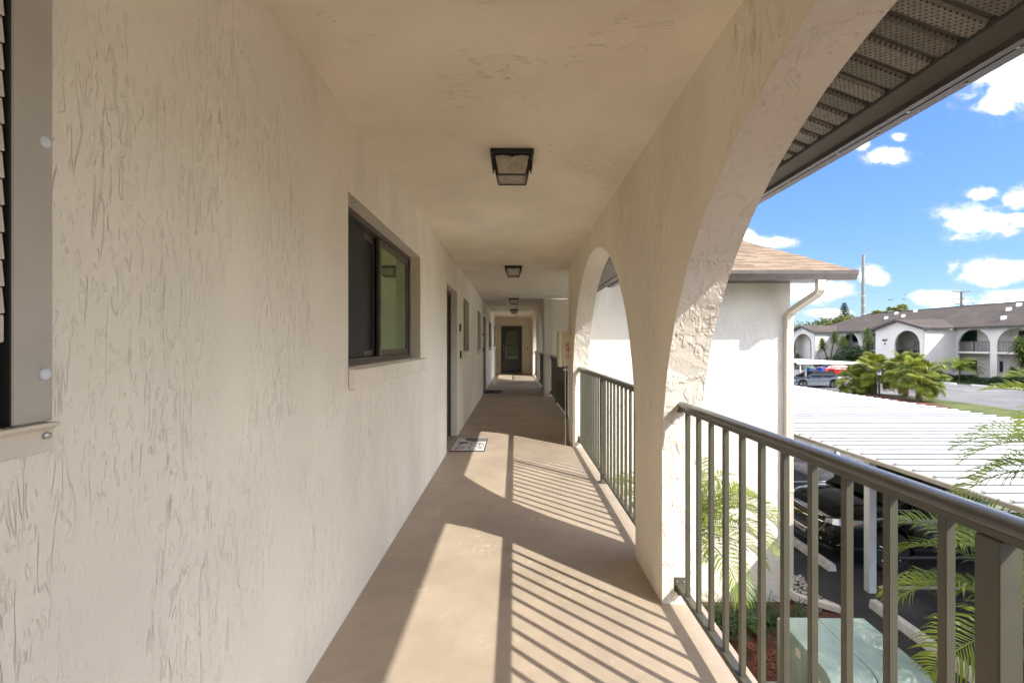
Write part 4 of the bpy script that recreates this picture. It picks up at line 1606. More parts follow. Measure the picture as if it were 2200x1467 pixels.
        MB().add(vv, ffs).build(nm, M['car_glass'], t, world=False, smooth=40)
    # wheels
    for w in wx:
        for s in (1, -1):
            yc = s * (W / 2 - .115)
            ty = MB().lathe([(wr * .62, -.105), (wr * .93, -.108), (wr, -.085), (wr, .085), (wr * .93, .108), (wr * .62, .105)], (w, yc, hub_z), 'y', 36)
            wheel = ty.build('wheel', M['tyre'], t, world=False, smooth=35)
            rim = MB().lathe([(wr * .70, s * .06), (wr * .70, s * .098), (wr * .655, s * .102), (wr * .63, s * .05)], (w, yc, hub_z), 'y', 36)
            for k in range(5):
                for dd in (-.10, .10):
                    a = 2 * math.pi * k / 5 + .3
                    p0 = Vector((w + .045 * math.cos(a), yc + s * .082, hub_z + .045 * math.sin(a)))
                    p1 = Vector((w + wr * .66 * math.cos(a + dd * 1.6), yc + s * .094, hub_z + wr * .66 * math.sin(a + dd * 1.6)))
                    rim.tube([p0, p1], [.021, .015], 6)
            rim.lathe([(.055, s * .06), (.055, s * .09), (.03, s * .097)], (w, yc, hub_z), 'y', 16)
            rim.build('rim', M['rim_alloy'], wheel, world=False, smooth=40)
            MB().lathe([(wr * .61, s * .0), (wr * .61, s * .03)], (w, yc, hub_z), 'y', 24).build('brake_disc', M['black_plastic'], wheel, world=False)
    MB().box(tab[0][0] + .35, tab[-1][0] - .35, -W / 2 + .26, W / 2 - .26, ride - .04, hub_z + .25).build('underbody', M['black_plastic'], t, world=False)
    for s in (1, -1):
        mx, mz = gx['mirror']
        mm = MB()
        y_ = s * (W / 2 + .055)
        mm.obox((mx, y_, mz), (.055, 0, 0), (0, .095, 0), (0, 0, .068))
        mir = mm.build('side_mirror', paint, t, world=False, bevel=0.03, seg=3, smooth=40)
        MB().tube([(mx + .02, s * (W / 2 - .10), mz - .05), (mx + .01, y_, mz - .03)], .022, 6).build('mirror_stalk', M['black_plastic'], mir, world=False)
        tr = MB().tube([(mx + .03, y_ - s * .085, mz - .045), (mx + .05, y_, mz - .055), (mx + .03, y_ + s * .085, mz - .045)], .008, 5)
        tr.build('mirror_trim', M['chrome'], mir, world=False)
        for hx_ in gx['handles']:
            MB().tube([(hx_ - .09, s * (W / 2 - .005), gx['hz']), (hx_, s * (W / 2 + .022), gx['hz'] + .004), (hx_ + .09, s * (W / 2 - .005), gx['hz'])], .011, 6).build('door_handle', M['chrome'] if gx.get('chrome') else paint, t, world=False)
        for dx_ in gx['seams']:
            z0_, z1_ = ride + .1, gx['hz'] + .10
            MB().box(dx_ - .003, dx_ + .003, s * (W / 2 - .02) - .02, s * (W / 2 - .02) + .0235, z0_ + .04, z1_).build('door_seam', M['rubber_black'], t, world=False)
    front(t)
    return t


# ---- the black car below the railing
SL, SW = 4.65, 1.84
HX = SL / 2
suv_tab = [(-HX, .92, .70, .42), (-HX + .10, 1.02, .84, .30), (-HX + .4, 1.04, .91, .24), (-.6, 1.02, .92, .22), (.55, 1.02, .92, .22), (HX - 1.15, 1.02, .915, .22), (HX - .80, 1.01, .905, .23), (HX - .45, .97, .875, .25), (HX - .22, .90, .81, .27), (HX - .10, .82, .74, .29), (HX - .03, .70, .69, .31), (HX, .60, .66, .36)]


def suv_front(t):
    f = HX

    def face(y):                       # x of the nose surface at side offset y
        a = abs(y)
        return f + .008 - (0.0 if a < .45 else .85 * (a - .45) ** 2) - .03 * (a / .9)
    # dual grille outlined in chrome

    def bar(name, pts, r, m_):
        MB().tube([(face(y) + dx, y, z) for (y, z, dx) in pts], r, 6).build(name, m_, t, world=False, smooth=50)

    def panel(name, outline, m_, dx):
        mb2 = MB()
        ys = sorted({p[0] for p in outline})
        vv = [(face(p[0]) + dx, p[0], p[1]) for p in outline]
        vb = [(face(p[0]) + dx - .05, p[0], p[1]) for p in outline]
        n = len(vv)
        mb2.add(vv + vb, [tuple(range(n)), tuple(range(n, 2 * n))[::-1]] + [(i, n + i, n + (i + 1) % n, (i + 1) % n) for i in range(n)])
        return mb2.build(name, m_, t, world=False)
    low = [(-.58, .66), (-.50, .56), (-.38, .50), (0, .485), (.38, .50), (.50, .56), (.58, .66), (.60, .735), (0, .70), (-.60, .735)]
    g1 = panel('lower_grille', low, M['grille_black'], .012)
    up = [(-.60, .755), (0, .725), (.60, .755), (.55, .835), (0, .845), (-.55, .835)]
    panel('upper_grille', up, M['grille_black'], .002)
    for k in range(4):
        z = .53 + k * .042
        w_ = .40 + k * .05
        MB().tube([(face(y) + .026, y, z + .012 * abs(y)) for y in (-w_, -w_ / 2, 0, w_ / 2, w_)], .007, 4).build('grille_bar', M['grille_black'], g1, world=False)
    bar('grille_chrome', [(-.60, .748, .022), (-.3, .728, .026), (0, .716, .030), (.3, .728, .026), (.60, .748, .022)], .013, M['chrome'])
    bar('grille_chrome', [(-.64, .74, .016), (-.60, .66, .018), (-.52, .555, .02), (-.39, .488, .024), (0, .468, .03), (.39, .488, .024), (.52, .555, .02), (.60, .66, .018), (.64, .74, .016)], .014, M['chrome'])
    bar('grille_chrome', [(-.56, .842, .006), (0, .852, .012), (.56, .842, .006)], .008, M['chrome'])
    # cross-shaped gold emblem
    em = MB()
    ee = [(-.085, -.018), (-.035, -.018), (-.028, -.032), (.040, -.032), (.034, -.018), (.085, -.018), (.074, .018), (.030, .018), (.024, .032), (-.044, .032), (-.038, .018), (-.074, .018)]
    em.prism([(a, .718 + b) for a, b in ee], 'x', face(0) + .03, face(0) + .05)
    em.build('emblem', M['gold'], t, world=False, bevel=0.002)
    # plate
    pl = MB().box(face(0) + .012, face(0) + .034, -.155, .155, .385, .485).build('license_plate', M['plate_white'], t, world=False, bevel=0.002)
    place_text('lettering', '11Z389', 0.078, M['black_print'], pl, (face(0) + .0347, 0.012, .430), (0, 1, 0), (0, 0, 1), .0005, bold=.001, sx=.95, world=False)
    # headlights sweep back round the corner
    for s in (1, -1):
        vv = []
        for (x, y, z0, z1) in ((f - .030, .60, .765, .815), (f - .085, .70, .755, .835), (f - .19, .80, .760, .855), (f - .34, .868, .785, .868), (f - .46, .893, .825, .872)):
            vv.append((x + .012, s * (y + .008), z0))
            vv.append((x - .03, s * (y - .012), z1))
        hl = MB().add(vv, [(i * 2, i * 2 + 1, i * 2 + 3, i * 2 + 2) for i in range(4)])
        hl.build('headlight', M['lamp_clear'], t, world=False, smooth=40)
        vv = []
        for (x, y, z0, z1) in ((f - .25, .842, .762, .795), (f - .34, .876, .778, .812), (f - .42, .897, .808, .824)):
            vv += [(x + .014, s * (y + .012), z0), (x + .006, s * (y + .008), z1)]
        MB().add(vv, [(0, 1, 3, 2), (2, 3, 5, 4)]).build('marker_light', M['lamp_amber'], t, world=False)
        MB().tube([(f - .02, s * .60, .755), (f - .09, s * .715, .748), (f - .20, s * .815, .752), (f - .30, s * .862, .768)], .007, 5).build('headlight_trim', M['chrome'], t, world=False)
        MB().tube([(f - .015, s * .50, .372), (f - .07, s * .66, .352), (f - .16, s * .775, .400), (f - .20, s * .825, .455)], .010, 5).build('fog_trim', M['chrome'], t, world=False)
        MB().tube([(f - .012, s * .52, .43), (f - .08, s * .70, .43)], .03, 8).build('fog_light', M['lamp_clear'], t, world=False, smooth=50)
        # long badge on the front door, lower cladding, roof rail
        MB().tube([(f - .95 - .02 * i, s * (SW / 2 - .012), .245 + .002 * (i % 2)) for i in (0, 20, 50, 85, 120)], .035, 6).build('sill_cladding', M['black_plastic'], t, world=False)
        MB().tube([(-1.55, s * .60, 1.63), (-.9, s * .615, 1.685), (0.0, s * .61, 1.69), (.45, s * .60, 1.655)], .014, 6).build('roof_rail', M['chrome'], t, world=False)
        place_text('badge', 'EQUINOX', 0.062, M['chrome'], t, (.62, s * (SW / 2 + .006), .60), (-s, 0, 0), (0, 0, 1), .002, bold=.001, world=False, sx=1.25)
    bar('bumper_lip', [(-.72, .315, .0), (-.4, .30, .02), (0, .295, .03), (.4, .30, .02), (.72, .315, .0)], .022, M['black_plastic'])
    for s in (1, -1):
        MB().tube([(HX - 1.05, s * .52, 1.045), (HX - .6, s * .50, 1.005), (HX - .25, s * .45, .93)], .010, 5).build('hood_crease', M['black_paint'], t, world=False)


make_car('glossy black SUV parked under the near carport, nose towards the building', (7.86, 8.76, G + .004), math.pi, M['black_paint'], SL, SW, suv_tab,
         dict(bx=(-2.12, 1.30), bz=(1.04, 1.04), tx=(-1.78, .38), tz=1.62, wb=.865, wt=.62, crown=.035, drop=.03, win=[(.07, .27), (.31, .60), (.64, .93)], chrome=True,
              mirror=(.92, 1.12), handles=(.05, -.85), hz=.90, seams=(.98, .02, -.95)), (1.36, -1.36), .345, .349, .22, suv_front)


def sedan_trim(paint):
    def fn(t):
        for s in (1, -1):
            vv = []
            for (x, y, z0, z1) in ((2.30, .50, .60, .68), (2.20, .70, .60, .70), (2.0, .85, .64, .73)):
                vv += [(x + .02, s * y, z0), (x, s * (y - .01), z1)]
            MB().add(vv, [(0, 1, 3, 2), (2, 3, 5, 4)]).build('headlight', M['lamp_clear'], t, world=False)
            vv = []
            for (x, y, z0, z1) in ((-2.335, .45, .80, .90), (-2.29, .66, .78, .92), (-2.13, .80, .80, .91), (-1.95, .875, .84, .89)):
                vv += [(x - .02, s * y, z0), (x - .015, s * y, z1)]
            MB().add(vv, [(0, 1, 3, 2), (2, 3, 5, 4), (4, 5, 7, 6)]).build('tail_light', M['lamp_red'], t, world=False)
            MB().box(-2.37, -2.28, s * .55 - .09, s * .55 + .09, .34, .40).build('exhaust', M['chrome'], t, world=False, bevel=.01)
        MB().box(-2.362, -2.30, -.16, .16, .72, .82).build('license_plate', M['plate_white'], t, world=False)
        MB().box(-2.37, -2.2, -.62, .62, .30, .42).build('rear_diffuser', M['black_plastic'], t, world=False, bevel=.02)
        MB().box(2.2, 2.335, -.5, .5, .36, .56).build('grille', M['grille_black'], t, world=False, bevel=.02)
    return fn


sed_tab = [(-2.33, .80, .66, .42), (-2.24, .98, .80, .30), (-1.95, 1.03, .885, .24), (-1.5, 1.0, .91, .21), (-.4, .96, .91, .20), (.6, .94, .91, .20), (1.1, .92, .905, .20), (1.6, .86, .885, .21), (2.0, .77, .83, .22), (2.22, .68, .74, .24), (2.30, .58, .66, .28)]
sed_gl = dict(bx=(-1.90, 1.10), bz=(.98, .95), tx=(-1.02, .18), tz=1.44, wb=.83, wt=.58, crown=.035, drop=.05, win=[(.12, .46), (.50, .90)], mirror=(.78, 1.0), handles=(-.05, -.95), hz=.86, seams=(.85, -.08, -1.0))
make_car('silver sedan parked side-on under the distant carport', (27.0, 41.3, G + .004), math.pi, M['silver_paint'], 4.65, 1.82, sed_tab, sed_gl, (1.38, -1.38), .335, .337, .2, sedan_trim(1))
make_car('red sedan seen from behind, left of the fan palms', (40.0, 56.2, G + .004), R(-4), M['red_paint'], 4.65, 1.82, sed_tab, sed_gl, (1.38, -1.38), .335, .337, .2, sedan_trim(1))

# ================================================================== TRANSFORMER BOX
tb = thing('transformer_box', 'pale green pad-mounted electrical transformer box beside the walkway', 'transformer', (3.4, 4.6, G))
tx0, tx1, ty0, ty1, tz = 2.92, 3.88, 4.20, 5.07, -1.72
MB().box(tx0 - .12, tx1 + .12, ty0 - .12, ty1 + .12, G, G + .10).build('pad', M['concrete_grey'], tb, bevel=0.01)
pr = [(ty1, G + .101), (ty0 - .02, G + .101), (ty0 - .02, tz - .16)]
for i in range(9):
    a = math.pi - (math.pi / 2) * i / 8
    pr.append((ty0 + .12 + .14 * math.cos(a), tz - .16 + .135 * math.sin(a)))
pr += [(ty1 - .02, tz + .005), (ty1, tz - .01)]
lidm = 3.36
MB().prism(pr, 'x', tx0, lidm - .004).build('cabinet', M['transformer_paint'], tb, bevel=0.012, seg=2, smooth=35)
MB().prism([(a, b - .006) if b > -2 else (a, b) for a, b in pr], 'x', lidm + .004, tx1).build('hinged_lid', M['transformer_paint'], tb, bevel=0.03, seg=3, smooth=35)
MB().prism([(a * .999 + .002, b - .014) if b > -2 else (a + .004 if a < 4.5 else a - .004, b) for a, b in pr], 'x', lidm - .0045, lidm + .0045).build('lid_seam', M['rubber_black'], tb)
MB().lathe([(.013, 0), (.013, -.006), (.006, -.010)], (3.50, ty0 - .021, -2.02), 'y', 12).build('bolt', M['screw_steel'], tb)
MB().box(3.30, 3.34, ty0 - .045, ty0 - .0205, -2.12, -2.04).build('padlock', M['screw_steel'], tb, bevel=.006)
for zz in (-1.98, -2.34):
    MB().tube([(lidm + .02, ty0 - .024, zz), (lidm + .02, ty0 - .024, zz - .09)], .010, 8).build('hinge', M['transformer_paint'], tb)
MB().box(tx0 - .003, tx0 - .0005, 4.64, 4.72, -1.90, -1.82).build('decal', M['white_print'], tb)
MB().box(tx0 - .003, tx0 - .0005, 4.30, 4.40, -2.0, -1.9).build('decal', M['white_print'], tb)

# ================================================================== PLANTS


def frond_mesh(name, length, arch, n_leaf, leaf_len, leaf_w, seed, vee=0.5, rach=0.010, hang=0.5):
    rd = random.Random(seed)
    mb2 = MB()
    pts = []
    ang = arch[0]
    x = z = 0.0
    N = 22
    for i in range(N + 1):
        pts.append(Vector((x, 0, z)))
        t = i / N
        ang = arch[0] + (arch[1] - arch[0]) * t ** 1.25
        x += math.cos(ang) * length / N
        z += math.sin(ang) * length / N
    mb2.tube(pts, [rach * (1 - .85 * i / N) for i in range(N + 1)], 5)
    for k in range(n_leaf):
        t = .14 + .86 * (k / (n_leaf - 1)) ** .93
        fi = t * N
        i = min(N - 1, int(fi))
        p = pts[i].lerp(pts[i + 1], fi - i)
        tan = (pts[i + 1] - pts[i]).normalized()
        upv = Vector((-tan.z, 0, tan.x))
        for s in (1, -1):
            ll = leaf_len * (math.sin(math.pi * min(1, .12 + .9 * t)) ** .6) * rd.uniform(.85, 1.1) * (1.0 if t < .9 else .8)
            fwd = .35 + .75 * t + rd.uniform(-.12, .12)
            d = (Vector((0, s, 0)) * 1.0 + tan * fwd + upv * (vee + rd.uniform(-.15, .15))).normalized()
            wd = tan.cross(d).cross(d).normalized() * leaf_w
            if wd.length < 1e-5:
                continue
            p1 = p + d * ll * .45
            dn = hang * rd.uniform(.7, 1.2)
            p2 = p + d * ll * .78 - Vector((0, 0, ll * dn * .20))
            p3 = p + d * ll * .96 - Vector((0, 0, ll * dn * .52))
            mb2.add([p - wd * .4, p + wd * .4, p1 + wd, p1 - wd, p2 + wd * .75, p2 - wd * .75, p3], [(0, 1, 2, 3), (3, 2, 4, 5), (5, 4, 6)])
    return mb2.mesh(name, fixn=False)


FR = []
for i, (L_, arc_, hg) in enumerate([(1.25, (1.15, -.75), .55), (1.30, (.85, -1.0), .7), (1.15, (.50, -1.15), .9), (1.2, (1.35, -.35), .45)]):
    me_ = frond_mesh('frond', L_, arc_, 46, .34, .0062, 40 + i, .45, .011, hg)
    me_.materials.append(M['leaf_date'])
    FR.append(me_)


def date_palm(label, base, h, n, seed, scale=1.0, lean=(0, 0), group=None, az0=None, azs=None):
    rd = random.Random(seed)
    t = thing('date_palm', label, 'palm', base, 0, group)
    top = Vector((lean[0], lean[1], h))
    tr = MB()
    path, rs = [], []
    for i in range(13):
        k = i / 12
        path.append(Vector((lean[0] * k * k, lean[1] * k * k, h * k)))
        rs.append((.062 - .012 * k) * (1.12 if i % 2 else .94) * (scale ** .5) * (1.3 if i == 12 else 1))
    tr.tube(path, rs, 10)
    for i in range(60):      # old leaf bases
        k = rd.uniform(.45, 1.0)
        a = rd.uniform(0, 6.28)
        p = Vector((lean[0] * k * k, lean[1] * k * k, h * k))
        d = Vector((math.cos(a), math.sin(a), .9)).normalized()
        tr.tube([p + d * .04, p + d * .11], [.014, .006], 4)
    tr.build('trunk', M['bark_palm'], t, world=False)
    for i in range(n):
        o = link('frond', FR[0], t)
        k = i / n
        az = (azs[i] if azs and i < len(azs) else i * 2.399 + rd.uniform(-.2, .2))
        el = k
        o.data = FR[3] if el > .78 else FR[0] if el > .5 else FR[1] if el > .22 else FR[2]
        o.location = top + Vector((0, 0, -.05 + .08 * k))
        s = scale * rd.uniform(.88, 1.1)
        o.scale = (s, s, s)
        o.rotation_euler = (rd.uniform(-.25, .25), rd.uniform(-.1, .1), az)
    return t


date_palm('small date palm against the white porch wall, seen through the railing', (2.02, 5.40, G + .02), 1.66, 30, 3)
date_palm('date palm at the right picture edge, its frond tips over the white carport', (4.78, 3.40, G + .02), 2.84, 28, 12, 1.05)
date_palm('shorter date palm whose frond arches behind the railing post at lower right', (4.20, 3.55, G + .02), 1.58, 20, 15, 1.08, lean=(.20, .15))
date_palm('small feathery palm in front of the far building, beside the hedge', (45.2, 46.2, G + .06), 1.15, 26, 22, 1.75)


def fan_leaf(name, rad, seed, droop=.5):
    rd = random.Random(seed)
    mb2 = MB()
    N = 22
    hub = Vector((0, 0, 0))
    span = R(250)
    prev = None
    for i in range(N):
        a0 = -span / 2 + span * i / N
        a1 = -span / 2 + span * (i + 1) / N
        am = (a0 + a1) / 2
        rr_ = rad * (1 - .25 * abs(am / (span / 2)) ** 2) * rd.uniform(.9, 1.05)

        def pt(a, r, dz):
            return Vector((r * math.cos(a), r * math.sin(a), dz))
        m0, m1 = pt(a0, rr_ * .52, -.03 * rad), pt(a1, rr_ * .52, -.03 * rad)
        mc = pt(am, rr_ * .54, .05 * rad)
        q0, q1 = pt(am - .042, rr_ * .78, -.10 * rad), pt(am + .042, rr_ * .78, -.10 * rad)
        dr = droop * rd.uniform(.6, 1.3)
        tp = pt(am, rr_ * (.99 - .25 * dr), -(.18 + .42 * dr) * rad)
        mb2.add([hub, m0, mc, m1, q0, q1, tp], [(0, 1, 2), (0, 2, 3), (1, 4, 2), (2, 5, 3), (2, 4, 5), (4, 6, 5)])
    return mb2.mesh(name, fixn=False)


FL = [fan_leaf('leaf', .72, 60 + i, d) for i, d in enumerate((.35, .6, .9))]
for m_ in FL:
    m_.materials.append(M['leaf_fan'])
FD = fan_leaf('leaf', .62, 70, 1.2)
FD.materials.append(M['leaf_fan_dry'])
PET = MB().tube([(0, 0, 0), (0, 0, .5), (0, 0, 1.0)], [.03, .022, .016], 4).mesh('petiole')
PET.materials.append(M['leaf_fan'])


def fan_palm(label, base, h, n, seed, spread=1.0, group='fan palms on the grass island'):
    rd = random.Random(seed)
    t = thing('fan_palm', label, 'palm', base, 0, group)
    tr = MB().tube([(0, 0, 0), (.03, 0, h * .4), (.05, .02, h)], [.19, .15, .11], 9)
    for i in range(50):
        k = rd.uniform(.1, 1)
        a = rd.uniform(0, 6.28)
        d = Vector((math.cos(a), math.sin(a), .6)).normalized()
        tr.tube([Vector((.05 * k, 0, h * k)) + d * .1, Vector((.05 * k, 0, h * k)) + d * .24], [.03, .012], 4)
    tr.build('trunk', M['bark_palm'], t, world=False)
    for i in range(n):
        k = (i + .5) / n
        el = R(82 - 118 * (1 - k) ** 1.0)            # upright at the top, hanging low
        az = i * 2.399 + rd.uniform(-.3, .3)
        plen = spread * rd.uniform(.75, 1.15)
        c = Vector((.05, .02, h - .05 + .15 * k))
        d = Vector((math.cos(az) * math.cos(el), math.sin(az) * math.cos(el), math.sin(el)))
        tip = c + d * plen
        o = link('leaf', rd.choice(FL) if not (k < .12 and rd.random() < .6) else FD, t)
        # leaf looks outward and upward
        fwd = (d * .9 + Vector((0, 0, -.25 - .5 * (1 - k)))).normalized()
        side = fwd.cross(Vector((0, 0, 1))).normalized()
        nrm = side.cross(fwd).normalized()
        m = Matrix((fwd, -side, nrm)).transposed().to_4x4()
        s = spread * rd.uniform(.8, 1.15)
        o.matrix_local = Matrix.Translation(tip) @ m @ Matrix.Rotation(rd.uniform(-.35, .35), 4, 'X') @ Matrix.Diagonal((s, s, s, 1))
        p = link('petiole', PET, t)
        p.matrix_local = Matrix.Translation(c) @ d.to_track_quat('Z', 'Y').to_matrix().to_4x4() @ Matrix.Diagonal((1, 1, plen, 1))
    return t


fan_palm('yellow-green fan palm at the right end of the island, trunk base showing', (27.0, 30.4, G + .10), 1.3, 38, 5, 1.08)
fan_palm('tall fan palm at the left end of the island, next to the lamp post', (27.2, 34.4, G + .10), 1.55, 38, 9, 1.08)
fan_palm('fan palm in the middle of the island cluster, behind the lamp post', (28.0, 32.6, G + .10), 1.6, 38, 14, 1.08)
fan_palm('low fan palm at the left front of the island, nearest the silver car', (26.4, 35.2, G + .10), .7, 36, 17, .95)


def blade_tuft(name, label, cat, base, n, length, width, seed, mt, spread=.8, group=None):
    rd = random.Random(seed)
    mb2 = MB()
    for i in range(n):
        az = rd.uniform(0, 6.283)
        el = rd.uniform(.75, 1.5)
        L_ = length * rd.uniform(.6, 1.1)
        d = Vector((math.cos(az), math.sin(az), 0))
        s = Vector((-d.y, d.x, 0)) * width
        o0 = d * rd.uniform(0, .07) * spread + Vector((rd.uniform(-.05, .05), rd.uniform(-.05, .05), 0)) * spread
        prev = []
        a = el
        p = o0.copy()
        for j in range(6):
            w = s * (1 - (j / 5) ** 2 * .95)
            prev.append((p - w, p + w))
            p = p + (d * math.cos(a) + Vector((0, 0, math.sin(a)))) * L_ / 5
            a -= rd.uniform(.30, .50)
        vv = [q for pr_ in prev for q in pr_]
        mb2.add([Vector(base) + v for v in vv], [(2 * j, 2 * j + 1, 2 * j + 3, 2 * j + 2) for j in range(5)])
    return solo(name, mb2, mt, label, cat, base, group, fixn=False)


blade_tuft('lilyturf_clump', 'large dark green grassy clump at the foot of the porch wall', 'grass clump', (2.98, 6.25, G + .03), 240, .62, .0075, 4, M['leaf_grass'], 2.2, 'grassy clumps by the porch wall')
blade_tuft('lilyturf_clump', 'grassy clump left of the transformer, nearer the walkway', 'grass clump', (2.55, 6.05, G + .03), 190, .55, .0075, 5, M['leaf_grass'], 2.0, 'grassy clumps by the porch wall')
blade_tuft('lilyturf_clump', 'grassy clump close behind the transformer box', 'grass clump', (3.45, 6.35, G + .03), 170, .55, .0075, 6, M['leaf_grass'], 2.0, 'grassy clumps by the porch wall')
blade_tuft('lilyturf_clump', 'sparse grassy clump beside the downspout elbow', 'grass clump', (3.95, 6.35, G + .03), 60, .50, .0065, 7, M['leaf_grass'], 1.6, 'grassy clumps by the porch wall')

# croton with orange leaves
cr = thing('croton_plant', 'small croton with orange and red leaves at the walkway edge', 'plant', (1.95, 5.25, G + .03))
rd = random.Random(31)
st = MB().tube([(0, 0, 0), (.02, .01, .35), (0, .03, .72)], [.014, .011, .007], 6)
st.build('stem', M['bark_tree'], cr, world=False)
for i in range(22):
    m2 = MB()
    az, k = i * 2.4, rd.uniform(.35, 1)
    d = Vector((math.cos(az), math.sin(az), rd.uniform(.1, .9))).normalized()
    s = Vector((-d.y, d.x, 0)).normalized() * .036
    p = Vector((0, .02, .75 * k))
    L_ = rd.uniform(.16, .24)
    m2.add([p, p + d * L_ * .35 + s * .8, p + d * L_ * .35 - s * .8, p + d * L_ * .7 + s + Vector((0, 0, -.01)), p + d * L_ * .7 - s + Vector((0, 0, -.01)), p + d * L_ + Vector((0, 0, -.04))], [(0, 1, 2), (1, 3, 4, 2), (3, 5, 4)])
    m2.build('leaf', M['leaf_croton'], cr, world=False, fixn=False)


def scatter(name, n, seed, mt, kind_fn, label=None):
    rd = random.Random(seed)
    mb2 = MB()
    for i in range(n):
        kind_fn(mb2, rd)
    o = mb2.build(name, mt, None, fixn=False)
    tag(o, label, None, None, 'stuff')
    return o


def chip(mb2, rd):
    x, y = rd.uniform(1.6, 4.0), rd.uniform(3.6, 6.8)
    if 2.8 < x < 4.0 and 4.1 < y < 5.15:
        return
    a = rd.uniform(0, 3.14)
    L_, w = rd.uniform(.02, .055), rd.uniform(.003, .007)
    z = G + .031 + rd.uniform(0, .025)
    tl = rd.uniform(-.35, .35)
    d, s = Vector((math.cos(a), math.sin(a), tl)) * L_, Vector((-math.sin(a), math.cos(a), rd.uniform(-.3, .3))) * w
    p = Vector((x, y, z))
    mb2.add([p - d - s, p + d - s, p + d + s, p - d + s], [(0, 1, 2, 3)])


scatter('mulch_chips', 7000, 3, M['mulch_chip'], chip, 'red-brown shredded mulch over the planting bed')


def cover(mb2, rd):
    x, y = rd.uniform(1.6, 2.95), rd.uniform(3.2, 4.35)
    if math.hypot((x - 2.3) / .75, (y - 3.85) / .55) > rd.uniform(.75, 1.05):
        return
    z = G + .05 + rd.uniform(0, .16)
    for k in range(3):
        a = rd.uniform(0, 6.28)
        d = Vector((math.cos(a), math.sin(a), rd.uniform(-.2, .7))).normalized()
        s = Vector((-d.y, d.x, rd.uniform(-.3, .3))).normalized()
        p = Vector((x, y, z)) + d * .008
        L_ = rd.uniform(.022, .040)
        mb2.add([p, p + d * L_ * .5 + s * L_ * .33, p + d * L_, p + d * L_ * .5 - s * L_ * .33], [(0, 1, 2, 3)])


scatter('ground_cover', 2600, 4, M['leaf_cover'], cover, 'low yellow-green ground cover in front of the transformer')


def pebble(mb2, rd):
    x, y = rd.uniform(4.26, 4.86), rd.uniform(6.65, 7.7)
    if x > 4.5 + .25 * math.sin(y * 5) * .3 + .32:
        return
    r = rd.uniform(.011, .026)
    z = G + .012 + r * .4
    vv = []
    for (a, b, c) in ((1, 0, 0), (-1, 0, 0), (0, 1, 0), (0, -1, 0), (0, 0, .7), (0, 0, -.7), (.7, .7, .35), (-.7, .7, .35), (-.7, -.7, .35), (.7, -.7, .35)):
        k = r * rd.uniform(.8, 1.2)
        vv.append((x + a * k, y + b * k, z + c * k))
    mb2.add(vv, [(0, 6, 4), (6, 2, 4), (2, 7, 4), (7, 1, 4), (1, 8, 4), (8, 3, 4), (3, 9, 4), (9, 0, 4), (0, 2, 6), (2, 1, 7), (1, 3, 8), (3, 0, 9)])


scatter('pebbles', 520, 6, M['pebble'], pebble, 'loose grey and white pebbles at the downspout')


def yucca_head(name, n, L_, w, seed, droop=.9):
    rd = random.Random(seed)
    mb2 = MB()
    for i in range(n):
        az = i * 2.399
        el = R(85 - 120 * (i / n))
        d = Vector((math.cos(az) * math.cos(el), math.sin(az) * math.cos(el), math.sin(el)))
        s = Vector((-math.sin(az), math.cos(az), 0)) * w
        l = L_ * rd.uniform(.8, 1.1)
        p1, p2 = d * l * .5, d * l * .85 - Vector((0, 0, l * .10 * droop))
        p3 = d * l - Vector((0, 0, l * .22 * droop))
        mb2.add([-s * .6, s * .6, p1 + s, p1 - s, p2 + s * .6, p2 - s * .6, p3], [(0, 1, 2, 3), (3, 2, 4, 5), (5, 4, 6)])
    return mb2.mesh(name, fixn=False)


YH = [yucca_head('crown', 80, .85, .045, 80), yucca_head('crown', 70, .95, .048, 81, 1.2)]
for m_ in YH:
    m_.materials.append(M['leaf_yucca'])


def yucca(label, base, stems, seed, group='yuccas by the far building', bush=0):
    t = thing('yucca_tree', label, 'yucca', base, 0, group)
    rd = random.Random(seed)
    for (dx, dy, h, sc_) in stems:
        m2 = MB().tube([(0, 0, 0), (dx * .25, dy * .25, h * .35), (dx * .6, dy * .6, h * .7), (dx, dy, h)], [.13, .10, .085, .07], 8)
        m2.build('trunk', M['bark_tree'], t, world=False)
        for k in range(3):
            o = link('crown', YH[k % 2], t)
            o.location = (dx, dy, h - .42 * k)
            s = sc_ * (1 - .12 * k)
            o.scale = (s, s, s)
            o.rotation_euler = (rd.uniform(-.2, .2), rd.uniform(-.2, .2), rd.uniform(0, 6))
    return t


def fpos(px, x):
    y = x * 978 / (px - 1105)
    return y


yucca('tall three-headed yucca in front of the sunlit gable wall at left', (46.0, 66.5, G), [(-.2, 1.2, 4.0, 1.2), (.4, -.6, 5.0, 1.25), (.4, -2.2, 4.3, 1.2), (0, .4, 1.2, 1.2), (0, -.9, 1.3, 1.3)], 3)
yucca('slender yucca rising before the balcony arches left of the porch', (46.6, 60.2, G), [(.2, .3, 5.3, 1.2), (-.3, -.8, 3.9, 1.1), (.2, 1.9, 3.0, 1.1)], 4)
yucca('yucca at the far left beside the downspout, before the blind arch', (45.0, 73.6, G), [(0, .5, 3.6, 1.2), (0, -1.2, 1.7, 1.1), (0, .9, 2.6, 1.1)], 5)
yucca('yucca at the right picture edge in front of the balcony', (46.4, 41.55, G), [(0, .2, 3.9, 1.2), (.1, .1, 2.9, 1.2), (-.2, .5, 1.1, 1.1)], 6)
yucca('short spiky yucca just above the right end of the fan palms', (44.2, 49.6, G), [(0, 0, 1.75, 1.25)], 7)


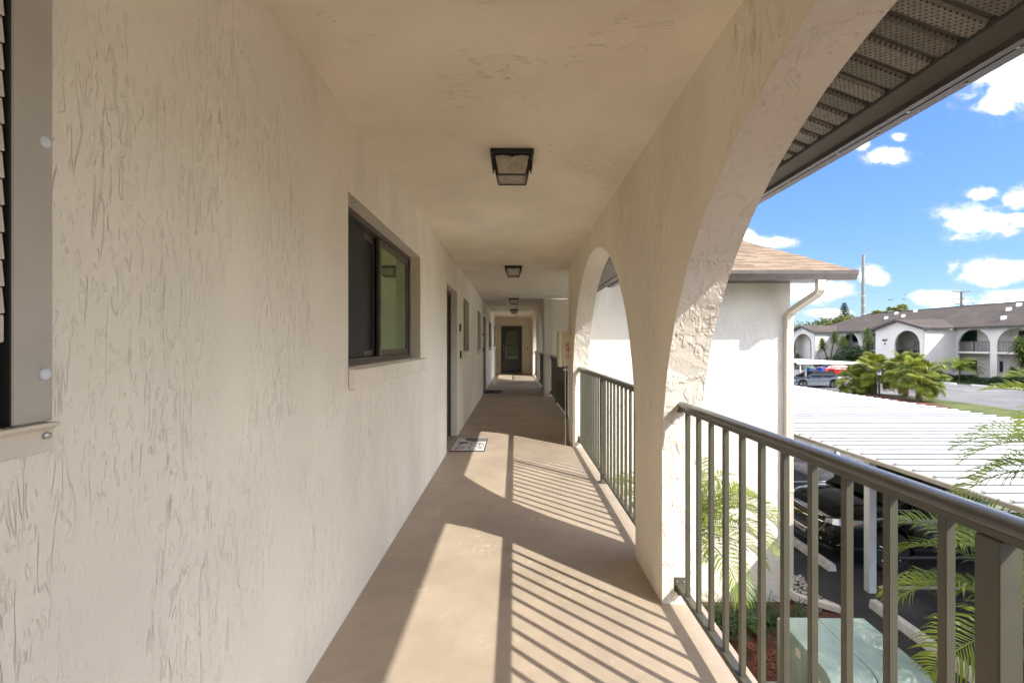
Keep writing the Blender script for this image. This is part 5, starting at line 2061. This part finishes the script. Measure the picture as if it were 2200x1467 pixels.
def leaf_cloud(n, center, rad, size, seed, shell=.45, flat=1.0, bumps=7):
    rd = random.Random(seed)
    mb2 = MB()
    cl = []
    for i in range(bumps):
        a, b = rd.uniform(0, 6.28), rd.uniform(-.5, 1)
        cl.append((Vector((math.cos(a) * math.cos(b) * rad[0] * .6, math.sin(a) * math.cos(b) * rad[1] * .6, math.sin(b) * rad[2] * .6)), rd.uniform(.38, .62)))
    for i in range(n):
        c, k = rd.choice(cl)
        d = Vector((rd.gauss(0, 1), rd.gauss(0, 1), rd.gauss(0, 1))).normalized()
        rr_ = (shell + (1 - shell) * rd.random()) * k
        p = Vector(center) + c + Vector((d.x * rad[0] * rr_, d.y * rad[1] * rr_, d.z * rad[2] * rr_))
        u = Vector((rd.gauss(0, 1), rd.gauss(0, 1), rd.gauss(0, .6))).normalized()
        v = u.cross(d)
        if v.length < 1e-3:
            continue
        v.normalize()
        s = size * rd.uniform(.6, 1.3)
        mb2.add([p - u * s, p + v * s * .5, p + u * s, p - v * s * .5], [(0, 1, 2, 3)])
    return mb2


def bushy(name, label, cat, base, rad, n, size, seed, mt, trunk=None, group=None, zc=None, bumps=7):
    t = thing(name, label, cat, base, 0, group)
    zc = rad[2] * .8 if zc is None else zc
    leaf_cloud(n, (0, 0, zc), rad, size, seed, bumps=bumps).build('crown' if trunk else 'foliage', mt, t, world=False, fixn=False)
    if trunk:
        m2 = MB().tube([(0, 0, 0), (.1, 0, zc * .5), (0, .1, zc * .95)], [trunk, trunk * .75, trunk * .4], 9)
        rd = random.Random(seed)
        for i in range(5):
            a = i * 1.3
            m2.tube([(0, 0, zc * .55), (math.cos(a) * rad[0] * .3, math.sin(a) * rad[1] * .3, zc * .9), (math.cos(a) * rad[0] * .55, math.sin(a) * rad[1] * .55, zc * 1.1)], [trunk * .45, trunk * .3, trunk * .12], 6)
        m2.build('trunk', M['bark_tree'], t, world=False)
    else:
        MB().tube([(0, 0, 0), (0, 0, zc)], [.05, .02], 6).build('stem', M['bark_tree'], t, world=False)
    return t


# clipped hedge and rounded shrubs along the far building
hd = thing('clipped_hedge', 'low dark green clipped hedge along the far building', 'hedge', (45.6, 45.0, G))
rd = random.Random(51)
m2 = MB()
for i in range(5200):
    y_, x_ = rd.uniform(-3.4, 3.6), rd.uniform(-.55, .55)
    zz = (.72 + .10 * math.sin(y_ * 2.1) + .06 * math.sin(y_ * 5.3)) * math.sqrt(max(0, 1 - (x_ / .62) ** 4)) * math.sqrt(rd.uniform(.15, 1))
    u = Vector((rd.gauss(0, 1), rd.gauss(0, 1), rd.gauss(0, 1))).normalized()
    v = u.orthogonal().normalized()
    p = Vector((x_, y_, zz))
    s = rd.uniform(.05, .10)
    m2.add([p - u * s, p + v * s * .55, p + u * s, p - v * s * .55], [(0, 1, 2, 3)])
m2.build('foliage', M['leaf_hedge'], hd, world=False, fixn=False)
MB().box(-.35, .35, -3.2, 3.4, 0, .5).build('inner_twigs', M['leaf_hedge'], hd, world=False)
bushy('rounded_shrub', 'rounded dark shrub at the right end of the clipped hedge', 'shrub', (45.5, 41.2, G), (.9, .9, .75), 1100, .09, 61, M['leaf_hedge'])
bushy('rounded_shrub', 'dark shrub at the foot of the sunlit porch wall', 'shrub', (45.6, 49.2, G), (.8, 1.0, .7), 900, .09, 62, M['leaf_hedge'])
bushy('spreading_shrub', 'large dark spreading shrub before the balcony left of the porch', 'shrub', (45.0, 60.6, G), (1.6, 2.6, 1.9), 4200, .16, 63, M['leaf_hedge'], group=None, zc=1.7)
bushy('rounded_shrub', 'green shrub beside the door at the right picture edge', 'shrub', (46.0, 42.0 - .7, G), (.5, .5, .65), 500, .09, 64, M['leaf_shrub'])
bushy('low_shrub', 'row-end shrub seen under the distant carport', 'shrub', (45.0, 66.0, G), (1.0, 2.2, 1.1), 1200, .13, 65, M['leaf_hedge'])
# trees on the skyline
bushy('broadleaf_tree', 'yellow-green broadleaf tree behind the far roof, right of the thin one', 'tree', (88, 124, G), (6.2, 5.0, 4.2), 5200, .34, 71, M['leaf_tree'], .28, None, 7.5, 9)
bushy('broadleaf_tree', 'thin bluish tree behind the far roof at its left end', 'tree', (79, 122, G), (4.6, 4.0, 4.6), 1500, .28, 72, M['leaf_hedge'], .22, None, 6.5, 8)
# trees outside the picture at right whose shade crosses the lot
bushy('shade_tree', 'broad shade tree right of the picture beside the lot', 'tree', (50.5, 26.5, G), (4.2, 4.2, 3.0), 2600, .32, 73, M['leaf_tree'], .25, None, 6.5, 8)
bushy('shade_tree', 'second shade tree farther right beside the lot', 'tree', (41.5, 17.5, G), (3.6, 3.6, 2.6), 2200, .30, 74, M['leaf_tree'], .22, None, 6.0, 8)

# Norfolk Island pine
npn = thing('norfolk_pine', 'narrow conical pine standing behind the far roof', 'tree', (101.5, 140, G))
HN = 16.4
MB().tube([(0, 0, 0), (0, 0, HN * .6), (0, 0, HN)], [.35, .2, .03], 8).build('trunk', M['bark_tree'], npn, world=False)
rd = random.Random(91)
m2 = MB()
for k in range(17):
    z = HN * (.36 + .62 * k / 16)
    L_ = 3.3 * (1 - (k / 16.6)) ** .9 + .25
    for j in range(8):
        a = j * 2 * math.pi / 8 + k * .5
        d = Vector((math.cos(a), math.sin(a), .12))
        m2.tube([Vector((0, 0, z)), Vector((0, 0, z)) + d * L_], [.05, .02], 4)
        for q in range(9):
            f_ = (q + 1.5) / 10
            p = Vector((0, 0, z)) + d * L_ * f_ + Vector((0, 0, .05))
            sd = Vector((-d.y, d.x, 0))
            w = .36 * (1.15 - f_ * .5)
            for sg in (1, -1):
                m2.add([p, p + sd * sg * w + d * .2 + Vector((0, 0, .22)), p + d * .30 + Vector((0, 0, .16)), p + sd * sg * w * .6 - Vector((0, 0, .20))], [(0, 1, 2), (0, 3, 1)])
m2.build('crown', M['leaf_pine'], npn, world=False, fixn=False)


def skyline_palm(label, base, h, n, seed):
    t = thing('cabbage_palm', label, 'palm', base, 0, 'palm heads showing over the far roof')
    rd = random.Random(seed)
    MB().tube([(0, 0, 0), (0, 0, h)], [.2, .16], 8).build('trunk', M['bark_tree'], t, world=False)
    for i in range(n):
        k = (i + .5) / n
        el, az = R(80 - 105 * (1 - k)), i * 2.4
        d = Vector((math.cos(az) * math.cos(el), math.sin(az) * math.cos(el), math.sin(el)))
        o = link('leaf', rd.choice(FL), t)
        fwd = (d + Vector((0, 0, -.3))).normalized()
        side = fwd.cross(Vector((0, 0, 1))).normalized()
        m = Matrix((fwd, -side, side.cross(fwd))).transposed().to_4x4()
        o.matrix_local = Matrix.Translation(Vector((0, 0, h)) + d * .75) @ m @ Matrix.Diagonal((1.1, 1.1, 1.1, 1))
    return t


skyline_palm('wide palm head over the roof right of the steel pole, left of two', (78.0, 98, G), 9.9, 30, 5)
skyline_palm('second palm head over the roof, just right of the first', (80.0, 98.6, G), 9.7, 26, 7)
skyline_palm('small palm head at the left of the pair farther right', (80.3, 97.0, G), 10.6, 20, 8)
skyline_palm('larger palm head at the right of the pair over the roof', (81.4, 95.6, G), 11.0, 30, 6)

# ================================================================== LAMP POST, BINS
lp_ = thing('lamp_post', 'short black lamp post in front of the fan palms', 'lamp post', (24.85, 31.0, G + .10))
MB().tube([(0, 0, 0), (0, 0, .2), (0, 0, 1.62)], [.075, .062, .058], 14).build('pole', M['black_metal'], lp_, world=False, smooth=40)
MB().lathe([(.10, 0), (.10, .06), (.07, .10)], (0, 0, 0), 'z', 16).build('base', M['black_metal'], lp_, world=False)
MB().lathe([(.07, 1.62), (.10, 1.66), (.13, 1.70)], (0, 0, 0), 'z', 16).build('collar', M['black_metal'], lp_, world=False)
MB().lathe([(.105, 1.70), (.135, 1.86), (.135, 1.90)], (0, 0, 0), 'z', 12).build('lantern_glass', M['lamp_clear'], lp_, world=False, smooth=40)
MB().lathe([(.17, 1.89), (.165, 1.93), (.10, 1.99), (.03, 2.02)], (0, 0, 0), 'z', 16).build('cap', M['black_metal'], lp_, world=False, smooth=40)


def bin_(label, base, c2):
    t = thing('recycling_bin', label, 'bin', base, R(20), 'bins seen under the distant carport')
    b = MB()
    b.add([(-.25, -.28, .08), (.25, -.28, .08), (.25, .28, .08), (-.25, .28, .08), (-.32, -.36, .95), (.32, -.36, .95), (.32, .36, .95), (-.32, .36, .95)], [(0, 3, 2, 1), (4, 5, 6, 7), (0, 1, 5, 4), (1, 2, 6, 5), (2, 3, 7, 6), (3, 0, 4, 7)])
    b.build('tub', M['bin_blue'], t, world=False, bevel=0.03)
    MB().prism([(-.36, .96), (.36, .96), (.30, 1.03), (-.30, 1.05)], 'x', -.34, .34).build('lid', c2, t, world=False, bevel=0.02)
    for s in (-1, 1):
        MB().lathe([(.10, -.03), (.10, .03)], (s * .28, .30, .10), 'x', 12).build('wheel', M['tyre'], t, world=False)


bin_('blue bin with a green lid, left of two under the distant carport', (36.0, 55.6, G), M['bin_green'])
bin_('blue bin, right of two, between the carport post and the red car', (37.2, 55.3, G), M['bin_blue'])

# ================================================================== FAR APARTMENT BUILDING
far = thing('apartment_building', 'long two-storey white building with arched balconies, gabled porches and brown roof', 'building', (49.0, 58.0, G))
FXW, FZ, FE, FGR = 49.0, 0.47, 3.06, G       # facade plane, upper slab, eave, ground


def facade(y0, y1, arches):
    m2 = MB()
    arch_wall(m2, FXW, FXW + .2, y0, y1, FZ + .001, FE, [(a, b, 1.15, 1.70) for a, b in arches], 28)
    m2.build('upper_facade', M['far_white'], far, fixn=False)
    ys = [y0] + [v for ab in sorted(arches) for v in ab] + [y1]
    for i in range(0, len(ys), 2):
        if ys[i + 1] - ys[i] > .05:
            MB().box(FXW, FXW + .2, ys[i], ys[i + 1], FGR, FZ).build('lower_pier', M['far_white'], far)
    for a, b in arches:
        MB().box(FXW - .08, FXW + .3, a - .02, b + .02, FZ - .20, FZ - .002).build('balcony_edge', M['far_slab'], far)
        r = MB()
        r.box(FXW + .06, FXW + .10, a, b, FZ + 1.04, FZ + 1.09)
        r.box(FXW + .06, FXW + .10, a, b, FZ + .08, FZ + .12)
        r.box(FXW + .055, FXW + .105, (a + b) / 2 - .03, (a + b) / 2 + .03, FZ, FZ + 1.04)
        rail = r.build('railing', M['far_metal'], far)
        bal = MB()
        n = int((b - a) / .135)
        for i in range(1, n):
            yy = a + (b - a) * i / n
            bal.box(FXW + .068, FXW + .092, yy - .012, yy + .012, FZ + .12, FZ + 1.04)
        tag(bal.build('baluster', M['far_metal'], rail), kind='stuff')


facade(34.0, 50.5, [(36.0, 39.0), (39.4, 42.4) if False else (39.3, 42.2), (42.85, 46.2), (46.87, 50.3)])
facade(57.2, 68.8, [(57.5, 60.2), (60.7, 64.1), (64.8, 68.1)])
MB().box(FXW, FXW + .2, 74.5, 84, FGR, FE).build('upper_facade', M['far_white'], far)
BX = FXW + 1.75
MB().box(BX, BX + .2, 34, 84, FGR, FE).build('back_wall', M['far_white'], far)
MB().box(FXW + .2, BX, 34, 84, FZ - .2, FZ - .003).build('balcony_floor', M['far_slab'], far)
MB().box(FXW + .2, BX, 34, 84, FE - .08, FE - .001).build('balcony_ceiling', M['far_white'], far)


def far_window(y0, y1, z0, z1, tint='far_glass', curtain=False):
    w = MB()
    for (a, b, c, d) in ((y0, y0 + .06, z0, z1), (y1 - .06, y1, z0, z1), (y0 + .06, y1 - .06, z1 - .06, z1), (y0 + .06, y1 - .06, z0, z0 + .06), ((y0 + y1) / 2 - .03, (y0 + y1) / 2 + .03, z0 + .06, z1 - .06)):
        w.box(BX - .06, BX - .001, a, b, c, d)
    wo = w.build('window', M['far_dark'], far)
    MB().box(BX - .035, BX - .02, y0 + .06, (y0 + y1) / 2 - .03, z0 + .06, z1 - .06).build('pane', M[tint], wo)
    MB().box(BX - .035, BX - .02, (y0 + y1) / 2 + .03, y1 - .06, z0 + .06, z1 - .06).build('pane', M[tint], wo)
    MB().box(BX - .10, BX - .001, y0 - .05, y1 + .05, z0 - .10, z0 - .002).build('sill', M['far_slab'], wo)


def far_door(y0, y1, zb):
    d = MB().box(BX - .05, BX - .001, y0 + .06, y1 - .06, zb + .02, zb + 2.06).build('door', M['far_dark'], far)
    f = MB()
    f.box(BX - .07, BX - .001, y0, y0 + .06, zb, zb + 2.12)
    f.box(BX - .07, BX - .001, y1 - .06, y1, zb, zb + 2.12)
    f.box(BX - .07, BX - .001, y0 + .06, y1 - .06, zb + 2.06, zb + 2.12)
    f.build('door_frame', M['far_metal'], d)
    MB().lathe([(.03, 0), (.03, -.06)], (BX - .05, y0 + .18, zb + 1.0), 'x', 8).build('door_handle', M['screw_steel'], d)


far_window(49.9, 52.2, FZ + 1.1, FZ + 2.25)
far_window(49.9, 52.2, FGR + 1.0, FGR + 2.1)
far_window(47.25, 47.55, FGR + .95, FGR + 2.1)
far_door(43.6, 45.35, FGR + .04)
far_door(44.1, 45.75, FZ)
far_window(63.2, 64.6, FZ + 1.0, FZ + 2.2)
far_door(69.0, 70.4, FZ)
far_window(66.6, 68.2, FZ + 1.1, FZ + 2.25)
far_window(66.6, 68.2, FGR + 1.0, FGR + 2.2)
far_door(69.0, 70.4, FGR + .04)
far_window(62.4, 64.4, FGR + 1.0, FGR + 2.2)
MB().box(BX - .03, BX - .001, 46.05, 46.2, FGR + 1.1, FGR + 1.25).build('doorbell', M['far_dark'], far)
MB().box(BX - .06, BX - .001, 46.6, 46.72, FZ + 1.5, FZ + 1.7).build('wall_lamp', M['far_slab'], far)

# porches
PXF = 45.4


def far_porch(y0, y1, ya, yb, blind=False):
    ym = (y0 + y1) / 2
    pk = 4.13 - .12

    def top(y):
        return FE + (pk - FE) * (1 - abs(y - ym) / ((y1 - y0) / 2))
    m2 = MB()
    arch_wall(m2, PXF, PXF + .2, y0, y1, FGR, top, [(ya, yb, 1.15, 1.68)], 28)
    fw_ = m2.build('porch_front', M['far_white'], far, fixn=False)
    for yy in (y0, y1 - .2):
        MB().box(PXF + .2, FXW, yy, yy + .2, FGR, FE).build('porch_side_wall', M['far_white'], far)
    MB().box(PXF + .2, FXW, y0 + .2, y1 - .2, FE - .08, FE - .002).build('porch_ceiling', M['far_white'], far)
    if blind:
        MB().box(PXF + 1.2, PXF + 1.4, y0 + .2, y1 - .2, FGR, FE - .09).build('porch_back_wall', M['far_white'], far)
        n = 28
        c, r = (ya + yb) / 2, (yb - ya) / 2
        MB().tube([(PXF - .02, ya + .03, FGR + .1)] + [(PXF - .02, c - (r - .03) * math.cos(math.pi * i / n), 1.15 + 1.65 * math.sin(math.pi * i / n)) for i in range(n + 1)] + [(PXF - .02, yb - .03, FGR + .1)], .06, 5).build('arch_trim', M['far_trim'], far)
        MB().box(PXF + 1.0, PXF + 1.19, c - .3, c + .3, 2.55, 2.68).build('porch_lamp', M['far_slab'], far)
    # gable roof, ridge running back into the main roof
    ov = .45
    rf2 = MB()
    s = (4.13 - 3.10) / ((y1 - y0) / 2 + ov)
    ze = 3.10 - .0
    for (a, b) in ((y0 - ov, ym), (y1 + ov, ym)):
        rf2.add([(PXF - .45, a, ze), (FXW + 4.5, a, ze), (FXW + 4.5, b, 4.20), (PXF - .45, b, 4.20), (PXF - .45, a, ze - .06), (FXW + 4.5, a, ze - .06), (FXW + 4.5, b, 4.14), (PXF - .45, b, 4.14)],
                [(0, 1, 2, 3), (4, 7, 6, 5), (0, 3, 7, 4), (0, 4, 5, 1)])
    rf2.build('porch_roof', M['far_roof'], far)
    for (a, b) in ((y0 - ov, ym), (y1 + ov, ym)):
        bg_ = MB()
        bg_.add([(PXF - .47, a, ze - .26), (PXF - .43, a, ze - .26), (PXF - .43, b, 3.94), (PXF - .47, b, 3.94), (PXF - .47, a, ze - .0), (PXF - .43, a, ze - .0), (PXF - .43, b, 4.20), (PXF - .47, b, 4.20)],
                [(0, 3, 2, 1), (4, 5, 6, 7), (0, 1, 5, 4), (1, 2, 6, 5), (2, 3, 7, 6), (3, 0, 4, 7)])
        bg_.build('barge_board', M['far_trim'], far)
        e = MB().box(PXF - .42, FXW - .5, min(a, a + .02), max(a, a + .02), ze - .20, ze - .062)
        e.build('fascia', M['far_trim'], far)
        so = MB()
        so.add([(PXF - .42, a, ze - .19), (PXF - .001, a, ze - .19), (PXF - .001, b, 3.95), (PXF - .42, b, 3.95)], [(0, 1, 2, 3)])
        so.build('gable_soffit', M['far_trim'], far)
    MB().tube([(PXF + .5, y0 - .40, ze - .17), (PXF + .45, y0 - .3, ze - .24), (PXF + .1, y0 - .06, ze - .5), (PXF + .1, y0 - .06, FGR + .1)], .05, 6).build('downspout', M['far_slab'], far)
    return fw_


far_porch(50.5, 57.2, 50.95, 54.35)
far_porch(68.9, 74.6, 69.6, 73.6, True)
# house number on the porch front
place_text('house_number', '5807', 0.36, M['black_print'], far, (PXF - .012, 55.75, 1.72), (0, -1, 0), (0, 0, 1), .01, bold=.012, sx=1.2)
place_text('house_number', 'B', 0.36, M['black_print'], far, (PXF - .012, 55.75, 1.30), (0, -1, 0), (0, 0, 1), .01, bold=.012, sx=1.2)
# stair in the open porch
stp = MB()
for i in range(12):
    stp_ = MB().box(PXF + .75, PXF + 2.1, 54.9 - i * .27, 55.2 - i * .27, FZ - 2.0 + i * .16, FZ - 1.84 + i * .16)
    stp_.build('stair_tread', M['far_metal'] if i > 3 else M['far_slab'], far)
MB().box(PXF + 2.6, FXW, 50.7, 57.0, FZ - .2, FZ - .004).build('stair_landing', M['far_metal'], far)
MB().box(PXF + 2.75, PXF + 2.95, 51.9, 57.0, FZ, FE - .09).build('stair_wall', M['far_white'], far)
for (p0, p1) in (((PXF + .7, 54.6, FZ - .65), (PXF + .7, 51.9, FZ + .95)), ((PXF + .7, 54.2, FZ + 1.0), (PXF + .7, 52.7, FZ - .05)), ((PXF + .7, 52.6, FZ + 1.06), (PXF + .7, 51.0, FZ + 1.06))):
    hr = MB().tube([p0, p1], .035, 5).build('stair_railing', M['far_metal'], far)
    bal = MB()
    for i in range(12):
        f_ = i / 11
        p = Vector(p0).lerp(Vector(p1), f_)
        bal.box(p.x - .012, p.x + .012, p.y - .012, p.y + .012, max(FZ - 1.4, p.z - 1.0), p.z)
    tag(bal.build('baluster', M['far_metal'], hr), kind='stuff')
tw = MB()
tw.prism([(51.02, FZ + .45), (51.30, FZ + .40), (51.34, FZ - .3), (51.28, FZ - .85), (51.05, FZ - .8), (51.0, FZ - .1)], 'x', PXF + .30, PXF + .36)
solo('turquoise_towel', tw, M['turquoise'], 'turquoise towel hanging inside the right edge of the porch arch', 'towel', (PXF + .33, 51.15, FZ - .85), bevel=.01)

# main roof with hip at the left end
RZ0, RZR, RXR = FE + .04, 5.87, 54.6
mr = MB()
e0, e1 = 33.0, 76.5
mr.add([(FXW - .55, e0, RZ0), (FXW - .55, e1, RZ0), (60.4, e1, RZ0), (60.4, e0, RZ0), (RXR, e0, RZR), (RXR, 70.3, RZR)], [(0, 4, 5, 1), (1, 5, 2), (2, 5, 4, 3), (0, 3, 4)])
mr.build('main_roof', M['far_roof'], far)
MB().box(FXW - .57, FXW - .53, e0, 50.0, RZ0 - .18, RZ0 - .004).build('fascia', M['far_trim'], far)
MB().box(FXW - .57, FXW - .53, 57.7, 68.4, RZ0 - .18, RZ0 - .004).build('fascia', M['far_trim'], far)
MB().box(FXW - .53, FXW, e0, 50.4, RZ0 - .10, RZ0 - .08).build('soffit', M['far_trim'], far)
MB().box(FXW - .53, FXW, 57.3, 68.8, RZ0 - .10, RZ0 - .08).build('soffit', M['far_trim'], far)
lw = MB()
lw.add([(FXW - .5, 74, RZ0), (FXW - .5, 95, RZ0), (53.5, 95, 4.3), (53.5, 74, 4.3)], [(0, 1, 2, 3)])
lw.build('lower_roof', M['far_roof'], far)
MB().box(RXR - .12, RXR + .12, e0, 70.3, RZR - .03, RZR + .03).build('ridge_cap', M['far_trim'], far)
MB().box(PXF - .0, PXF + .3, 57.25, 57.35, FE - .3, FE - .1).build('flood_lamp', M['far_slab'], far)
MB().box(FXW - 1.1, FXW - .8, 50.05, 50.2, FE - .22, FE - .08).build('flood_lamp', M['far_slab'], far)


def on_roof(px, k):
    x = FXW - .55 + (RXR - FXW + .55) * k
    return x, x * 978 / (px - 1105), RZ0 + (RZR - RZ0) * k


for (px, k) in ((2191, .80), (2169, .63), (2158, .27), (1968, .90), (1942, .66), (1927, .86), (1905, .62)):
    x, y, z = on_roof(px, k)
    MB().prism([(x - .28, z - .12), (x + .10, z + .02), (x + .10, z + .30), (x - .22, z + .30)], 'y', y - .16, y + .16).build('roof_vent', M['vent_white'], far, bevel=.02)

# ================================================================== POLES, WIRES, BIRDS
sp = thing('steel_pole', 'tall grey steel transmission pole rising behind the far roof', 'pole', (115.0, 150.0, G))
MB().tube([(0, 0, 0), (0, 0, 18), (0, 0, 33.2)], [.72, .56, .42], 14).build('mast', M['pole_steel'], sp, world=False, smooth=40)
for i, (z, L_, up) in enumerate(((32.6, 1.9, 3.0), (29.6, 2.4, .45), (27.0, 2.4, .45), (24.2, 2.3, .45))):
    MB().tube([(.2, 0, z), (L_ * .6, -.2, z + up * .5), (L_, -.4, z + up)], [.16, .12, .08], 6).build('arm', M['pole_steel'], sp, world=False)
for z in (19.5, 16.4, 13.6):
    MB().lathe([(.62, z), (.62, z + .14)], (0, 0, 0), 'z', 14).build('band', M['far_slab'], sp, world=False)
wp = thing('utility_pole', 'wooden utility pole with three cross-arms above the far roof ridge', 'pole', (127.7, 130.0, G))
MB().tube([(0, 0, 0), (0, 0, 18.7)], [.34, .26], 10).build('mast', M['pole_wood'], wp, world=False)
for (z, a, b) in ((18.6, -2.4, 2.4), (16.6, -1.6, .6), (15.2, -1.7, .3)):
    MB().box(a, b, -.12, .12, z, z + .22).build('cross_arm', M['pole_wood'], wp, world=False)
    for x in (a + .1, b - .1, (a + b) / 2 + .5):
        MB().lathe([(.07, 0), (.10, .12), (.05, .26)], (x, 0, z + .22), 'z', 6).build('insulator', M['pole_wood'], wp, world=False)
MB().lathe([(.22, 14.3), (.22, 15.1)], (.5, 0, 0), 'z', 10).build('transformer_can', M['pole_steel'], wp, world=False)
tp = thing('utility_pole', 'small utility pole with one cross-arm above the roof at far left', 'pole', (83.5, 134.0, G))
MB().tube([(0, 0, 0), (0, 0, 9.1)], [.18, .13], 8).build('mast', M['pole_wood'], tp, world=False)
MB().box(-1.1, .2, -.08, .08, 8.7, 8.85).build('cross_arm', M['pole_wood'], tp, world=False)
for i, (z, lab) in enumerate(((16.06, 'uppermost thin power line over the far roof'), (14.1, 'lower thin power line over the far roof'))):
    m2 = MB().tube([(60 + 6.0 * k, 130.0, z + .35 * ((k - 11) / 11) ** 2) for k in range(22)], .012, 4)
    solo('power_line', m2, M['far_metal'], lab, 'power line', (127.7, 130.0, z), 'power lines')
bme = MB()
bme.lathe([(.01, -.24), (.09, -.12), (.12, .02), (.08, .14), (.02, .20)], (0, 0, 0), 'x', 8)
bme.lathe([(.01, -.07), (.07, 0), (.01, .07)], (.2, 0, .11), 'z', 8)
bme.obox((-.32, 0, -.02), (.12, 0, 0), (0, .05, 0), (0, 0, .015))
bmesh_ = bme.mesh('bird', smooth=60)
bmesh_.materials.append(M['bird_black'])
rd = random.Random(77)
ORD = ['leftmost', 'second from left', 'third from left', 'fourth from left', 'fifth from left', 'sixth from left', 'seventh from left', 'eighth from left', 'ninth from left', 'eighth from right', 'seventh from right', 'sixth from right', 'fifth from right', 'fourth from right', 'third from right', 'second from right', 'rightmost']
for bi, (cx, cy_) in enumerate(sorted(((1325, 440), (1341, 439), (1356, 440), (1430, 436), (1476, 435), (1494, 433), (1517, 433), (1543, 430), (1458, 478), (1170, 447), (1160, 490), (1030, 495), (1052, 492), (1948, 436), (1967, 436), (1860, 480), (1748, 517)))):
    px, py = 1650 + cx / 3.965, 520 + cy_ / 3.965
    D = 129.8
    o = bpy.data.objects.new('bird', bmesh_)
    COL.objects.link(o)
    o.location = ((px - 1105) / 978 * D, D, 1.32 + (738 - py) / 978 * D)
    o.rotation_euler = (0, rd.uniform(-.5, .1), rd.uniform(0, 6))
    tag(o, 'small dark bird by the power lines, %s of seventeen' % ORD[bi], 'bird', 'birds on the power lines')
